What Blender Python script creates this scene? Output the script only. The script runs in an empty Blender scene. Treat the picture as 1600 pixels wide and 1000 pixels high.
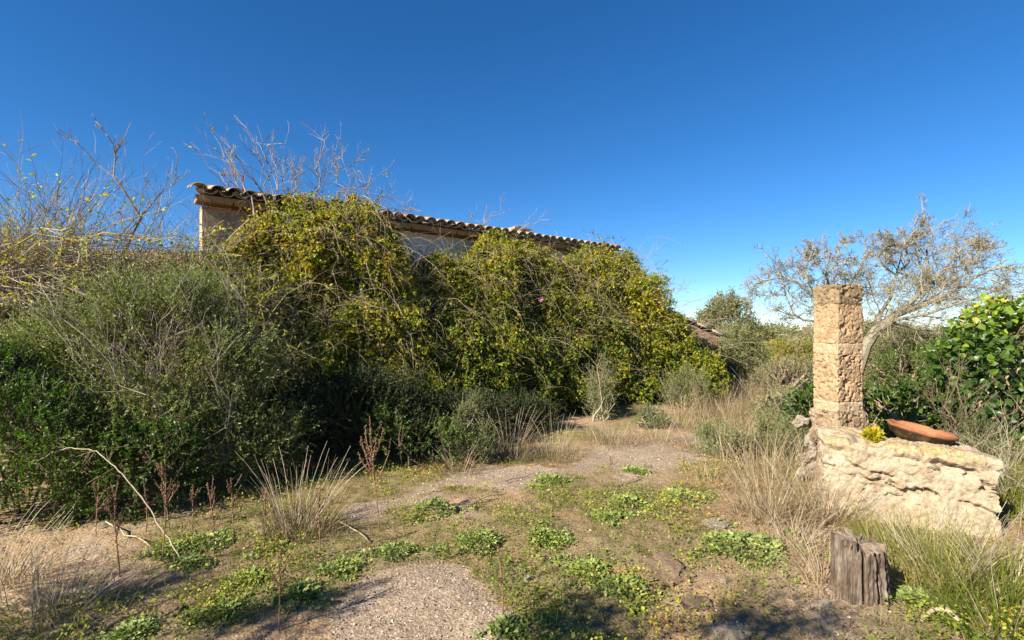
import bpy, bmesh, math, random
import numpy as np
from mathutils import Vector, Matrix, Euler, noise

SC = bpy.context.scene
COL = SC.collection
rng = np.random.default_rng(11)
random.seed(11)
R = math.radians

# ------------------------------------------------------------------ camera
EYE, HOR = 1.6, 515.0
cam_d = bpy.data.cameras.new('camera')
cam = bpy.data.objects.new('camera', cam_d); COL.objects.link(cam)
cam.location = (0, 0, EYE); cam.rotation_euler = (R(90), 0, 0)
cam_d.lens = 18.0; cam_d.sensor_width = 36.0
cam_d.shift_y = (HOR - 500.0) / 1600.0 * 1.0
cam_d.clip_start = 0.05; cam_d.clip_end = 3000
SC.camera = cam

# ------------------------------------------------------------------ sky and sun
SUN_AZ, SUN_EL = 219.0, 33.0           # math angle of the direction towards the sun, elevation
w = bpy.data.worlds.new('World'); SC.world = w; w.use_nodes = True
nt = w.node_tree; nt.nodes.clear()
sky = nt.nodes.new('ShaderNodeTexSky'); sky.sky_type = 'NISHITA'; sky.sun_disc = False
sky.sun_elevation = R(SUN_EL); sky.sun_rotation = R(90 - SUN_AZ)
sky.air_density = 0.8; sky.dust_density = 0.0; sky.ozone_density = 6.0; sky.altitude = 50
hs = nt.nodes.new('ShaderNodeHueSaturation'); hs.inputs['Saturation'].default_value = 1.2; hs.inputs['Hue'].default_value = 0.501
bg = nt.nodes.new('ShaderNodeBackground'); bg.inputs['Strength'].default_value = 0.060
out = nt.nodes.new('ShaderNodeOutputWorld')
nt.links.new(sky.outputs[0], hs.inputs['Color']); nt.links.new(hs.outputs[0], bg.inputs['Color'])
nt.links.new(bg.outputs[0], out.inputs['Surface'])
sd = bpy.data.lights.new('sun', 'SUN'); sd.energy = 4.9; sd.angle = R(0.5); sd.color = (1.0, 0.90, 0.75)
sun = bpy.data.objects.new('sun', sd); COL.objects.link(sun)
sdir = Vector((math.cos(R(SUN_AZ)) * math.cos(R(SUN_EL)), math.sin(R(SUN_AZ)) * math.cos(R(SUN_EL)), math.sin(R(SUN_EL))))
sun.rotation_euler = sdir.to_track_quat('Z', 'Y').to_euler(); sun.location = sdir * 60
SC.view_settings.view_transform = 'Standard'; SC.view_settings.look = 'None'
SC.view_settings.exposure = 1.45; SC.view_settings.gamma = 1.0; SC.view_settings.use_curve_mapping = False
SC.render.engine = 'CYCLES'
SC.cycles.max_bounces = 6; SC.cycles.diffuse_bounces = 3; SC.cycles.transmission_bounces = 4

# ------------------------------------------------------------------ numeric helpers
def A(*x): return np.array(x, dtype=np.float64)
def nrmz(v): return v / np.maximum(np.linalg.norm(v, axis=-1, keepdims=True), 1e-9)

def _h(i, j, k, seed):
    n = (i.astype(np.int64) * 73856093) ^ (j.astype(np.int64) * 19349663) ^ (k.astype(np.int64) * 83492791) ^ (seed * 2654435761)
    n = (n ^ (n >> 13)) * 1274126177 & 0x7fffffff
    n = (n ^ (n >> 16)) * 668265263 & 0x7fffffff
    return ((n >> 8) & 0xffff) / 65535.0
def vn(p, f=1.0, seed=0):
    """value noise in 0..1 at points (N,3)"""
    p = np.asarray(p) * f; b = np.floor(p).astype(np.int64); t = p - b; t = t * t * (3 - 2 * t)
    r = 0
    for a in (0, 1):
        for c in (0, 1):
            for d in (0, 1):
                wgt = (t[:, 0] if a else 1 - t[:, 0]) * (t[:, 1] if c else 1 - t[:, 1]) * (t[:, 2] if d else 1 - t[:, 2])
                r = r + wgt * _h(b[:, 0] + a, b[:, 1] + c, b[:, 2] + d, seed)
    return r
def fbm(p, f=1.0, o=4, seed=0):
    s = 0; a = .5; tot = 0
    for q in range(o):
        s = s + a * vn(p, f, seed + q * 7); tot += a; a *= .5; f *= 2.03
    return s / tot
def p3(x, y, z=0): return np.stack([np.asarray(x, float), np.asarray(y, float), np.zeros_like(np.asarray(x, float)) + z], -1)

def gz(x, y):
    """ground height"""
    p = p3(x, y)
    z = .10 * (fbm(p, .45, 3, 3) - .5) + .035 * (fbm(p, 2.3, 3, 5) - .5)
    d = np.sqrt(p[:, 0] ** 2 + p[:, 1] ** 2)
    return z + np.clip((d - 18) / 60, 0, 1) * .5
def gz1(x, y): return float(gz([x], [y])[0])
def PX(px, py, Y): return A((px - 800) / 800 * Y, Y, EYE - (py - HOR) / 800 * Y)
def G(px, py):
    Y = EYE * 800 / (py - HOR); return A((px - 800) / 800 * Y, Y)
def G3(px, py):
    g = G(px, py); return A(g[0], g[1], gz1(g[0], g[1]))

# ------------------------------------------------------------------ mesh building
class Acc:
    def __init__(s): s.v = []; s.t = []; s.f = []; s.m = []; s.n = 0
    def add(s, v, faces, tint=None, mat=0):
        v = np.asarray(v, float).reshape(-1, 3)
        s.v.append(v); s.t.append(np.zeros(len(v)) if tint is None else np.broadcast_to(np.asarray(tint, float), (len(v),)))
        for f in faces:
            f = np.asarray(f, np.int64); s.f.append(f + s.n); s.m.append(np.full(len(f), mat))
        s.n += len(v)
    def ntri(s): return sum(len(f) * (f.shape[1] - 2) for f in s.f)

def link(o, parent=None):
    COL.objects.link(o)
    if parent is not None: o.parent = parent
    return o

def build(name, acc, mats, parent=None, smooth=False, origin=None, kind=None):
    me = bpy.data.meshes.new(name)
    V = np.concatenate(acc.v)
    if origin is not None: V = V - np.asarray(origin)
    me.vertices.add(len(V)); me.vertices.foreach_set('co', V.astype(np.float32).ravel())
    lt = np.concatenate([np.full(len(f), f.shape[1]) for f in acc.f])
    lv = np.concatenate([f.ravel() for f in acc.f])
    me.loops.add(len(lv)); me.loops.foreach_set('vertex_index', lv.astype(np.int32))
    me.polygons.add(len(lt)); me.polygons.foreach_set('loop_start', np.concatenate([[0], np.cumsum(lt)[:-1]]).astype(np.int32))
    me.polygons.foreach_set('loop_total', lt.astype(np.int32))
    if not isinstance(mats, (list, tuple)): mats = [mats]
    for m in mats: me.materials.append(m)
    me.polygons.foreach_set('material_index', np.concatenate(acc.m).astype(np.int32))
    me.polygons.foreach_set('use_smooth', np.full(len(lt), bool(smooth)))
    at = me.attributes.new('tint', 'FLOAT', 'POINT'); at.data.foreach_set('value', np.concatenate(acc.t).astype(np.float32))
    me.update(calc_edges=True)
    o = bpy.data.objects.new(name, me); link(o, parent)
    if kind: o['kind'] = kind
    if origin is not None and parent is None: o.location = tuple(origin)
    return o

def tag(o, label=None, cat=None, group=None, kind=None):
    if label: o['label'] = label
    if cat: o['category'] = cat
    if group: o['group'] = group
    if kind: o['kind'] = kind
    return o
def thing(name, label, cat, group=None, loc=(0, 0, 0), rz=0):
    o = bpy.data.objects.new(name, None); o.empty_display_size = .2
    link(o); o.location = tuple(loc); o.rotation_euler = (0, 0, rz)
    return tag(o, label, cat, group)

# ---- leaves
LEAF2 = (A([0, 0, 0], [.5, .17, .05], [.5, -.17, .05], [1, 0, -.05]), [[0, 2, 3], [0, 3, 1]])
LEAF4 = (A([0, 0, 0], [.45, .30, .09], [.45, -.30, .09], [1, 0, -.12], [.5, 0, 0]), [[0, 4, 1], [4, 3, 1], [0, 2, 4], [4, 2, 3]])
LEAF6 = (A([0, 0, 0], [.30, .33, .07], [.30, -.33, .07], [.68, .25, .05], [.68, -.25, .05], [1, 0, -.14], [.45, 0, 0]),
         [[0, 6, 1], [6, 3, 1], [6, 5, 3], [0, 2, 6], [6, 2, 4], [6, 4, 5]])
LOBED = (A([0, 0, 0], [.1, .34, .03], [.1, -.34, .03], [.5, .42, .08], [.5, -.42, .08], [.62, .2, .03], [.62, -.2, .03], [1, 0, -.14], [.3, 0, -.03]),
         [[0, 8, 1], [8, 3, 1], [8, 5, 3], [8, 7, 5], [0, 2, 8], [8, 2, 4], [8, 4, 6], [8, 6, 7]])

def leaves(acc, pos, d, n, size, tpl, tint, mat=0, widen=1.0):
    T, F = tpl; N = len(pos)
    if N == 0: return
    d = nrmz(d); n = nrmz(n - d * (n * d).sum(-1, keepdims=True)); s = np.cross(n, d)
    size = np.broadcast_to(np.asarray(size, float), (N,))
    V = pos[:, None] + size[:, None, None] * (T[None, :, :1] * d[:, None] + widen * T[None, :, 1:2] * s[:, None] + T[None, :, 2:] * n[:, None])
    F = np.asarray(F)
    acc.add(V, [(F[None] + (np.arange(N) * len(T))[:, None, None]).reshape(-1, 3)], np.repeat(np.broadcast_to(tint, (N,)), len(T)), mat)

def curve(p0, d0, L, K, wob=.15, grav=0.0):
    N = len(p0); d = nrmz(np.asarray(d0, float).copy()); p = np.asarray(p0, float).copy()
    L = np.broadcast_to(np.asarray(L, float), (N,)); out_ = [p.copy()]
    g = np.broadcast_to(np.asarray(grav, float), (N,))
    for k in range(K - 1):
        d = d + wob * rng.normal(size=(N, 3)); d[:, 2] -= g; d = nrmz(d)
        p = p + d * (L / (K - 1))[:, None]; out_.append(p.copy())
    return np.stack(out_, 1)

def at_t(pts, idx, t):
    K = pts.shape[1]; x = np.clip(t, 0, .9999) * (K - 1); i = x.astype(int); f = (x - i)[:, None]
    a = pts[idx, i]; b = pts[idx, i + 1]
    return a + (b - a) * f, nrmz(b - a)

def children(pts, n, t0, t1, ang, L, K, wob=.15, grav=0.0, up=0.0):
    N = len(pts); idx = np.repeat(np.arange(N), n); t = rng.uniform(t0, t1, len(idx))
    p, tan = at_t(pts, idx, t)
    perp = rng.normal(size=(len(idx), 3)); perp = nrmz(perp - tan * (perp * tan).sum(-1, keepdims=True))
    a = (ang * rng.uniform(.6, 1.3, len(idx)))[:, None]
    d = np.cos(a) * tan + np.sin(a) * perp; d[:, 2] += up
    plen = np.linalg.norm(pts[:, 1:] - pts[:, :-1], axis=-1).sum(-1)[idx]
    LL = L * plen * rng.uniform(.6, 1.2, len(idx)) * (1.15 - .6 * t)
    return curve(p, d, LL, K, wob, grav), idx, t

def tubes(acc, pts, r0, r1, sides=3, tint=0.5, mat=0, taper=1.0):
    N, K, _ = pts.shape
    if N == 0: return
    r0 = np.broadcast_to(np.asarray(r0, float), (N,)); r1 = np.broadcast_to(np.asarray(r1, float), (N,))
    tan = np.empty_like(pts); tan[:, 1:-1] = pts[:, 2:] - pts[:, :-2]; tan[:, 0] = pts[:, 1] - pts[:, 0]; tan[:, -1] = pts[:, -1] - pts[:, -2]
    tan = nrmz(tan); ref = np.where(np.abs(tan[:, :1, 2:]) > .9, A(1, 0, 0), A(0, 0, 1)); ref = np.broadcast_to(ref, tan.shape)
    s = nrmz(np.cross(tan, ref)); b = np.cross(tan, s)
    k = np.linspace(0, 1, K) ** taper
    r = r0[:, None] * (1 - k) + r1[:, None] * k
    ph = np.arange(sides) * 2 * math.pi / sides
    V = pts[:, :, None] + r[:, :, None, None] * (np.cos(ph)[:, None] * s[:, :, None] + np.sin(ph)[:, None] * b[:, :, None])
    q = []
    for i in range(K - 1):
        for j in range(sides):
            j2 = (j + 1) % sides
            q.append([i * sides + j, i * sides + j2, (i + 1) * sides + j2, (i + 1) * sides + j])
    q = np.array(q)
    acc.add(V, [(q[None] + (np.arange(N) * K * sides)[:, None, None]).reshape(-1, 4)], np.repeat(np.broadcast_to(tint, (N,)), K * sides), mat)

def leaves_on(acc, pts, per, size, tpl, tintf, mat=0, t0=.1, ang=.9, upn=.7, widen=1.0, droop=0.0, t1=1.0):
    N = len(pts); idx = np.repeat(np.arange(N), per); t = rng.uniform(t0, t1, len(idx))
    p, tan = at_t(pts, idx, t)
    perp = rng.normal(size=(len(idx), 3)); perp = nrmz(perp - tan * (perp * tan).sum(-1, keepdims=True))
    a = (ang * rng.uniform(.5, 1.3, len(idx)))[:, None]
    d = np.cos(a) * tan + np.sin(a) * perp; d[:, 2] -= droop
    n = rng.normal(size=(len(idx), 3)) * .6; n[:, 2] += upn
    sz = size * rng.uniform(.6, 1.25, len(idx))
    ti = tintf(p) if callable(tintf) else rng.normal(tintf, .16, len(idx))
    leaves(acc, p, d, n, sz, tpl, np.clip(ti, 0, 1), mat, widen)

def sample_lobes(lobes, n, shell=.22, zmin=-.7, rough=.25, nf=2.0, seed=0, gap=0.0, gapf=3.0):
    L = np.array(lobes, float); wt = L[:, 3] * L[:, 4] + L[:, 4] * L[:, 5] + L[:, 3] * L[:, 5]; wt = wt / wt.sum()
    i = rng.choice(len(L), n, p=wt); d = nrmz(rng.normal(size=(n, 3)))
    k = d[:, 2] < zmin; d[k, 2] = -d[k, 2]
    r = 1 - np.abs(rng.normal(0, shell, n)); r = np.clip(r, .05, 1)
    c = L[i, :3]; rad = L[i, 3:6]
    r = r * (1 + rough * 2 * (fbm(c + d * rad, nf, 3, seed) - .5))
    p = c + d * rad * r[:, None]; o = nrmz(d / rad)
    keep = np.ones(n, bool)
    for q, l in enumerate(L):
        e = (((p - l[:3]) / l[3:6]) ** 2).sum(-1)
        keep &= ~((e < .45) & (i != q))
    keep &= p[:, 2] > .04
    if gap > 0: keep &= vn(p, gapf, seed + 31) > gap
    return p[keep], o[keep]

def bush(accl, acct, lobes, n, twig=.35, per=10, leaf=.045, tpl=LEAF2, tintf=.5, up=.5, shell=.25, gap=.25, gapf=3.0, wob=.12, grav=0.0,
         tr=.003, seed=0, rough=.25, nf=2.0, ang=.8, upn=.6, widen=1.0, spread=.5, droop=0., zmin=-.7):
    p, o = sample_lobes(lobes, n, shell, zmin, rough, nf, seed, gap, gapf)
    d = o + spread * rng.normal(size=p.shape); d[:, 2] += up; d = nrmz(d)
    L = twig * rng.uniform(.6, 1.4, len(p))
    pts = curve(p - d * L[:, None] * .6, d, L, 4, wob, grav)
    tubes(acct, pts, tr, tr * .4, 3, np.clip(rng.normal(.5, .2, len(p)), 0, 1))
    leaves_on(accl, pts, per, leaf, tpl, tintf, 0, .12, ang, upn, widen, droop)

def stems(acct, base, targets, K=7, r=.02, wob=.03, arch=.25, sides=4, r1=.25):
    """tapered limbs from base points to targets, bowing"""
    b = np.asarray(base, float); t = np.asarray(targets, float); N = len(t)
    if len(b) != N: b = b[rng.integers(0, len(b), N)]
    k = np.linspace(0, 1, K)[None, :, None]
    mid = (b + t) / 2; mid[:, 2] += arch * np.linalg.norm(t - b, axis=-1); mid += wob * 2 * rng.normal(size=mid.shape)
    pts = (1 - k) ** 2 * b[:, None] + 2 * k * (1 - k) * mid[:, None] + k ** 2 * t[:, None]
    pts[:, 1:-1] += wob * rng.normal(size=pts[:, 1:-1].shape)
    rr = r * rng.uniform(.5, 1.2, N)
    tubes(acct, pts, rr, rr * r1, sides, np.clip(rng.normal(.5, .2, N), 0, 1))
    return pts

def blades(acc, base, azim, lean, height, width, K=4, bend=.6, tint=.5, mat=0):
    """flat tapering grass ribbons, (N) each"""
    N = len(base); az = np.asarray(azim); h = np.broadcast_to(np.asarray(height, float), (N,)); le = np.broadcast_to(np.asarray(lean, float), (N,))
    bend = np.broadcast_to(np.asarray(bend, float), (N,)); wd = np.broadcast_to(np.asarray(width, float), (N,))
    ho = np.stack([np.cos(az), np.sin(az), np.zeros(N)], -1); sd_ = np.stack([-np.sin(az), np.cos(az), np.zeros(N)], -1)
    tw = rng.uniform(-1.2, 1.2, N)[:, None]; sd_ = np.cos(tw) * sd_ + np.sin(tw) * ho
    p = np.asarray(base, float).copy(); V = []; a = le.copy()
    for k in range(K):
        ww = (wd * (1 - k / (K - 1)) ** .8)[:, None] * .5 + .0003
        V += [p + sd_ * ww, p - sd_ * ww]
        st = (h / (K - 1))[:, None]
        p = p + st * (np.sin(a)[:, None] * ho + np.cos(a)[:, None] * A(0, 0, 1)); a = a + bend / (K - 1) * rng.uniform(.6, 1.4, N)
    V = np.stack(V, 1)
    q = np.array([[2 * k, 2 * k + 1, 2 * k + 3, 2 * k + 2] for k in range(K - 1)])
    acc.add(V, [(q[None] + (np.arange(N) * 2 * K)[:, None, None]).reshape(-1, 4)], np.repeat(np.broadcast_to(np.clip(tint, 0, 1), (N,)), 2 * K), mat)

def box(acc, lo, hi, mat=0, tint=0):
    x0, y0, z0 = lo; x1, y1, z1 = hi
    v = A([x0, y0, z0], [x1, y0, z0], [x1, y1, z0], [x0, y1, z0], [x0, y0, z1], [x1, y0, z1], [x1, y1, z1], [x0, y1, z1])
    acc.add(v, [[[3, 2, 1, 0], [4, 5, 6, 7], [0, 1, 5, 4], [1, 2, 6, 5], [2, 3, 7, 6], [3, 0, 4, 7]]], tint, mat)

# ------------------------------------------------------------------ materials
class NT:
    def __init__(s, name):
        s.m = bpy.data.materials.new(name); s.m.use_nodes = True; s.t = s.m.node_tree; s.t.nodes.clear()
        s.out = s.n('ShaderNodeOutputMaterial')
    def n(s, typ, **kw):
        nd = s.t.nodes.new(typ)
        for k, v in kw.items():
            if k in nd.inputs.keys(): nd.inputs[k].default_value = v
            else: setattr(nd, k, v)
        return nd
    def l(s, a, b): s.t.links.new(a, b)
    def ramp(s, fac, stops, interp='LINEAR'):
        r = s.n('ShaderNodeValToRGB'); e = r.color_ramp.elements; r.color_ramp.interpolation = interp
        while len(e) < len(stops): e.new(.5)
        for q, (p, c) in enumerate(stops): e[q].position = p; e[q].color = (c[0], c[1], c[2], 1) if len(c) == 3 else c
        if fac is not None: s.l(fac, r.inputs[0])
        return r.outputs[0]
    def mix(s, fac, a, b, bt='MIX'):
        m = s.n('ShaderNodeMix', data_type='RGBA', blend_type=bt)
        for i, x in ((0, fac), (6, a), (7, b)):
            if isinstance(x, (int, float)): m.inputs[i].default_value = x
            elif isinstance(x, (tuple, list)): m.inputs[i].default_value = (*x, 1)
            else: s.l(x, m.inputs[i])
        return m.outputs[2]
    def noise(s, scale, det=5, rough=.6, vec=None, dist=0.0):
        n_ = s.n('ShaderNodeTexNoise', Scale=scale, Detail=det, Roughness=rough, Distortion=dist)
        if vec is not None: s.l(vec, n_.inputs['Vector'])
        return n_.outputs['Fac']
    def obj(s): return s.n('ShaderNodeTexCoord').outputs['Object']
    def attr(s, name='tint'): return s.n('ShaderNodeAttribute', attribute_name=name).outputs['Fac']
    def bump(s, h, st=.5, dist=.01):
        b = s.n('ShaderNodeBump', Strength=st, Distance=dist); s.l(h, b.inputs['Height']); return b.outputs[0]
    def bsdf(s, col, rough=.8, spec=.3, normal=None):
        b = s.n('ShaderNodeBsdfPrincipled', Roughness=rough); b.inputs['Specular IOR Level'].default_value = spec
        if isinstance(col, (tuple, list)): b.inputs['Base Color'].default_value = (*col, 1)
        else: s.l(col, b.inputs['Base Color'])
        if normal is not None: s.l(normal, b.inputs['Normal'])
        return b
    def done(s, b): s.l(b.outputs[0], s.out.inputs['Surface']); return s.m

def leafmat(name, stops, rough=.45, spec=.4, trans=.3, tboost=1.6):
    k = NT(name); c = k.ramp(k.attr(), stops); b = k.bsdf(c, rough, spec)
    tr = k.n('ShaderNodeBsdfTranslucent'); g = k.mix(1.0, c, (tboost, tboost * 1.05, tboost * .6), 'MULTIPLY'); k.l(g, tr.inputs['Color'])
    mx = k.n('ShaderNodeMixShader'); mx.inputs[0].default_value = trans; k.l(b.outputs[0], mx.inputs[1]); k.l(tr.outputs[0], mx.inputs[2])
    return k.done(mx)
def twigmat(name, stops, rough=.8):
    k = NT(name); c = k.ramp(k.attr(), stops); v = k.noise(30, 3, .6, k.obj())
    c = k.mix(1.0, c, k.ramp(v, [(.3, (.6, .6, .6)), (.7, (1.15, 1.15, 1.15))]), 'MULTIPLY')
    return k.done(k.bsdf(c, rough, .2))

M = {}
M['creeper'] = leafmat('creeper_leaf', [(0, (.04, .08, .008)), (.35, (.105, .165, .011)), (.58, (.23, .265, .016)), (.78, (.42, .36, .02)), (.92, (.42, .25, .02)), (1, (.30, .12, .018))], .45, .35, .4)
M['olive'] = leafmat('olive_leaf', [(0, (.06, .09, .018)), (.45, (.14, .185, .042)), (.8, (.23, .27, .09)), (1, (.34, .36, .20))], .45, .4, .32)
M['green'] = leafmat('bright_leaf', [(0, (.03, .07, .008)), (.5, (.075, .15, .013)), (1, (.17, .26, .025))], .42, .4, .36)
M['dark'] = leafmat('shade_dark_leaf', [(0, (.010, .024, .005)), (.5, (.020, .042, .008)), (1, (.045, .08, .014))], .5, .25, .2)  # evergreen bush: dark green leaves, lowered further to paint the shade over them
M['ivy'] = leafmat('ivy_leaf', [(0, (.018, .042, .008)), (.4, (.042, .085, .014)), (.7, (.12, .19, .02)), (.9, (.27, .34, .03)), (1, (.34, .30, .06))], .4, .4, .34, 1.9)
M['scrub'] = leafmat('scrub_leaf', [(0, (.04, .06, .018)), (.5, (.11, .145, .04)), (.8, (.20, .22, .08)), (1, (.26, .25, .13))], .55, .3, .2)
M['oak'] = leafmat('oak_leaf', [(0, (.07, .08, .03)), (.5, (.15, .165, .06)), (1, (.27, .26, .12))], .55, .25, .25)
M['felt'] = leafmat('felted_leaf', [(0, (.08, .115, .025)), (.5, (.19, .245, .075)), (.85, (.30, .35, .12)), (1, (.42, .42, .06))], .8, .15, .2, 1.3)
M['herb'] = leafmat('herb_leaf', [(0, (.09, .13, .012)), (.4, (.22, .27, .02)), (.65, (.36, .34, .04)), (.82, (.36, .22, .06)), (1, (.32, .13, .045))], .55, .3, .3)
M['drygrass'] = leafmat('dry_grass', [(0, (.12, .08, .04)), (.5, (.27, .205, .12)), (1, (.44, .36, .24))], .7, .2, .25, 1.2)
M['greengrass'] = leafmat('green_grass', [(0, (.07, .11, .012)), (.4, (.15, .18, .025)), (.7, (.28, .26, .08)), (1, (.46, .38, .21))], .5, .3, .35, 1.4)
M['litter'] = leafmat('leaf_litter', [(0, (.07, .045, .03)), (.5, (.17, .115, .07)), (1, (.32, .24, .16))], .85, .1, .1)
M['twig'] = twigmat('grey_twig', [(0, (.15, .115, .085)), (.5, (.27, .225, .17)), (1, (.45, .40, .33))])
M['darktwig'] = twigmat('brown_twig', [(0, (.05, .035, .022)), (.5, (.12, .085, .055)), (1, (.24, .18, .125))])
M['vine'] = twigmat('dry_vine', [(0, (.16, .11, .065)), (.5, (.30, .235, .15)), (1, (.46, .39, .28))])
M['cane'] = twigmat('pale_cane', [(0, (.22, .17, .10)), (.5, (.34, .275, .19)), (1, (.45, .39, .29))])
M['lichen_twig'] = twigmat('lichened_branch', [(0, (.18, .14, .09)), (.5, (.30, .26, .17)), (.8, (.40, .36, .24)), (1, (.45, .33, .07))])
M['treebark'] = twigmat('lichened_tree_bark', [(0, (.12, .105, .075)), (.5, (.23, .205, .145)), (.8, (.33, .30, .21)), (1, (.38, .31, .10))])
M['seed'] = twigmat('seed_head', [(0, (.10, .052, .028)), (.5, (.20, .115, .065)), (1, (.34, .22, .13))])

def ground_mat():
    k = NT('dry_ground'); o = k.obj(); at = k.n('ShaderNodeAttribute', attribute_name='path').outputs['Fac']; gr = k.n('ShaderNodeAttribute', attribute_name='green').outputs['Fac']
    n1 = k.noise(1.3, 6, .65, o); n2 = k.noise(9, 6, .7, o); n3 = k.noise(60, 4, .7, o)
    soil = k.ramp(n2, [(.28, (.11, .075, .048)), (.5, (.29, .215, .145)), (.72, (.50, .41, .31))])
    soil = k.mix(k.ramp(n1, [(.4, (0, 0, 0)), (.62, (1, 1, 1))]), soil, k.ramp(n3, [(.3, (.17, .10, .052)), (.7, (.45, .31, .185))]))
    moss = k.ramp(n3, [(.3, (.05, .055, .012)), (.55, (.12, .115, .03)), (.75, (.20, .16, .06))])
    f = k.n('ShaderNodeMath', operation='MULTIPLY', use_clamp=True); k.l(gr, f.inputs[0]); k.l(k.ramp(n2, [(.35, (0, 0, 0)), (.6, (1, 1, 1))]), f.inputs[1])
    soil = k.mix(f.outputs[0], soil, moss)
    vo = k.n('ShaderNodeTexVoronoi', Scale=55.0, Randomness=1.0); k.l(o, vo.inputs['Vector'])
    vo2 = k.n('ShaderNodeTexVoronoi', Scale=130.0, Randomness=1.0); k.l(o, vo2.inputs['Vector'])
    peb = k.ramp(vo.outputs['Color'], [(.1, (.20, .155, .11)), (.5, (.32, .26, .195)), (.8, (.42, .355, .28)), (1, (.58, .52, .44))])
    fine = k.ramp(vo2.outputs['Color'], [(.1, (.18, .135, .095)), (.9, (.37, .30, .225))])
    pebm = k.ramp(k.noise(22, 3, .6, o), [(.45, (0, 0, 0)), (.58, (1, 1, 1))])
    grav = k.mix(pebm, fine, peb)
    grav = k.mix(1.0, grav, k.ramp(n1, [(.3, (.72, .68, .64)), (.7, (1.1, 1.07, 1.03))]), 'MULTIPLY')
    c = k.mix(k.ramp(k.mix(.35, at, n2), [(.30, (0, 0, 0)), (.78, (1, 1, 1))]), soil, grav)
    h = k.mix(.5, n3, vo.outputs['Distance']); h = k.mix(.4, h, n2)
    return k.done(k.bsdf(c, .95, .1, k.bump(h, .9, .02)))
M['ground'] = ground_mat()

def stone_mat(name, base, dark, light, lichen=0.0, scale=6.0, bump=.6, pits=0.0, joint=False):
    k = NT(name); o = k.obj(); n1 = k.noise(scale, 7, .7, o); n2 = k.noise(scale * 6, 5, .7, o); n3 = k.noise(scale * .4, 4, .6, o, .6)
    c = k.ramp(n1, [(.25, dark), (.5, base), (.75, light)])
    c = k.mix(1.0, c, k.ramp(n2, [(.3, (.62, .58, .54)), (.65, (1.1, 1.1, 1.1))]), 'MULTIPLY')
    n4 = k.noise(scale * .55, 6, .7, o, 1.6); wf = k.ramp(n4, [(.50, (0, 0, 0)), (.68, (.62, .62, .62))]); c = k.mix(wf, c, tuple(q * .85 for q in (.5 * (dark[0] + dark[1]), .47 * (dark[0] + dark[1]), .36 * (dark[0] + dark[1]))))
    tint = k.attr()
    if lichen > 0:
        g = k.ramp(n3, [(.46, (0, 0, 0)), (.62, (1, 1, 1))]); f = k.n('ShaderNodeMath', operation='MULTIPLY', use_clamp=True); k.l(g, f.inputs[0]); k.l(tint, f.inputs[1])
        lc = k.ramp(n2, [(.3, (.10, .085, .06)), (.45, (.30, .205, .075)), (.58, (.36, .30, .19)), (.75, (.33, .30, .245))])
        c = k.mix(f.outputs[0], c, lc)
    h = n2
    if pits > 0:
        vo = k.n('ShaderNodeTexVoronoi', Scale=scale * 7); k.l(o, vo.inputs['Vector'])
        h = k.mix(pits, n2, vo.outputs['Distance'])
    return k.done(k.bsdf(c, .92, .12, k.bump(h, bump, .012)))
M['mares'] = stone_mat('warm_sandstone', (.39, .27, .155), (.24, .15, .08), (.49, .365, .23), 0, 9, 1.0, .4)
M['mortar'] = stone_mat('smooth_mortar', (.44, .325, .205), (.33, .225, .13), (.51, .40, .275), 0, 12, .8)
M['capstone'] = stone_mat('lichened_cap', (.24, .18, .11), (.09, .07, .045), (.34, .26, .165), .5, 11, 1.0, .4)
M['rubble'] = stone_mat('rubble_base', (.30, .22, .14), (.14, .10, .06), (.42, .34, .25), 0, 12, 1.0, .5)
M['trough'] = stone_mat('trough_stone', (.36, .29, .205), (.22, .16, .10), (.45, .385, .295), .38, 7, 1.0, .35)
M['rock'] = stone_mat('pale_rock', (.27, .195, .125), (.14, .09, .055), (.37, .29, .20), .5, 10, .9, .2)
M['rock_white'] = stone_mat('white_rock', (.36, .31, .25), (.22, .18, .135), (.47, .43, .37), 0, 14, .8, .2)
M['earthwall'] = stone_mat('earth_render', (.46, .345, .25), (.33, .235, .16), (.55, .44, .335), 0, 3, .8)
M['whitewash'] = stone_mat('old_whitewash', (.74, .71, .66), (.56, .51, .44), (.80, .78, .75), 0, 2.2, .4)
M['cornice'] = stone_mat('cornice_clay', (.36, .20, .085), (.22, .11, .045), (.48, .30, .14), 0, 7, .6)
M['drywall'] = stone_mat('brown_wall', (.24, .15, .095), (.13, .08, .05), (.34, .23, .15), 0, 4, .9, .3)

def tile_mat():
    k = NT('old_roof_tile'); o = k.obj(); r = k.n('ShaderNodeObjectInfo').outputs['Random']; n1 = k.noise(14, 6, .7, o); n2 = k.noise(70, 4, .7, o)
    b = k.ramp(r, [(0, (.34, .17, .085)), (.35, (.42, .27, .16)), (.7, (.36, .29, .21)), (1, (.46, .40, .31))])
    c = k.mix(k.ramp(n1, [(.42, (0, 0, 0)), (.62, (1, 1, 1))]), b, k.ramp(n2, [(.3, (.20, .17, .125)), (.6, (.42, .36, .27)), (.8, (.52, .42, .24))]))
    return k.done(k.bsdf(c, .9, .15, k.bump(n2, .7, .006)))
M['tile'] = tile_mat()

def plain(name, c0, c1, scale=12, rough=.8, bump=.4, spec=.2, metal=0):
    k = NT(name); n = k.noise(scale, 5, .65, k.obj()); b = k.bsdf(k.ramp(n, [(.3, c0), (.7, c1)]), rough, spec, k.bump(n, bump, .006)); b.inputs['Metallic'].default_value = metal
    return k.done(b)
M['rust'] = plain('rusty_iron', (.09, .035, .018), (.24, .10, .045), 40)
M['brick'] = plain('chimney_brick', (.30, .17, .10), (.46, .31, .20), 25)
M['white_strip'] = plain('bleached_wood', (.26, .19, .12), (.44, .35, .24), 20)

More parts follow.
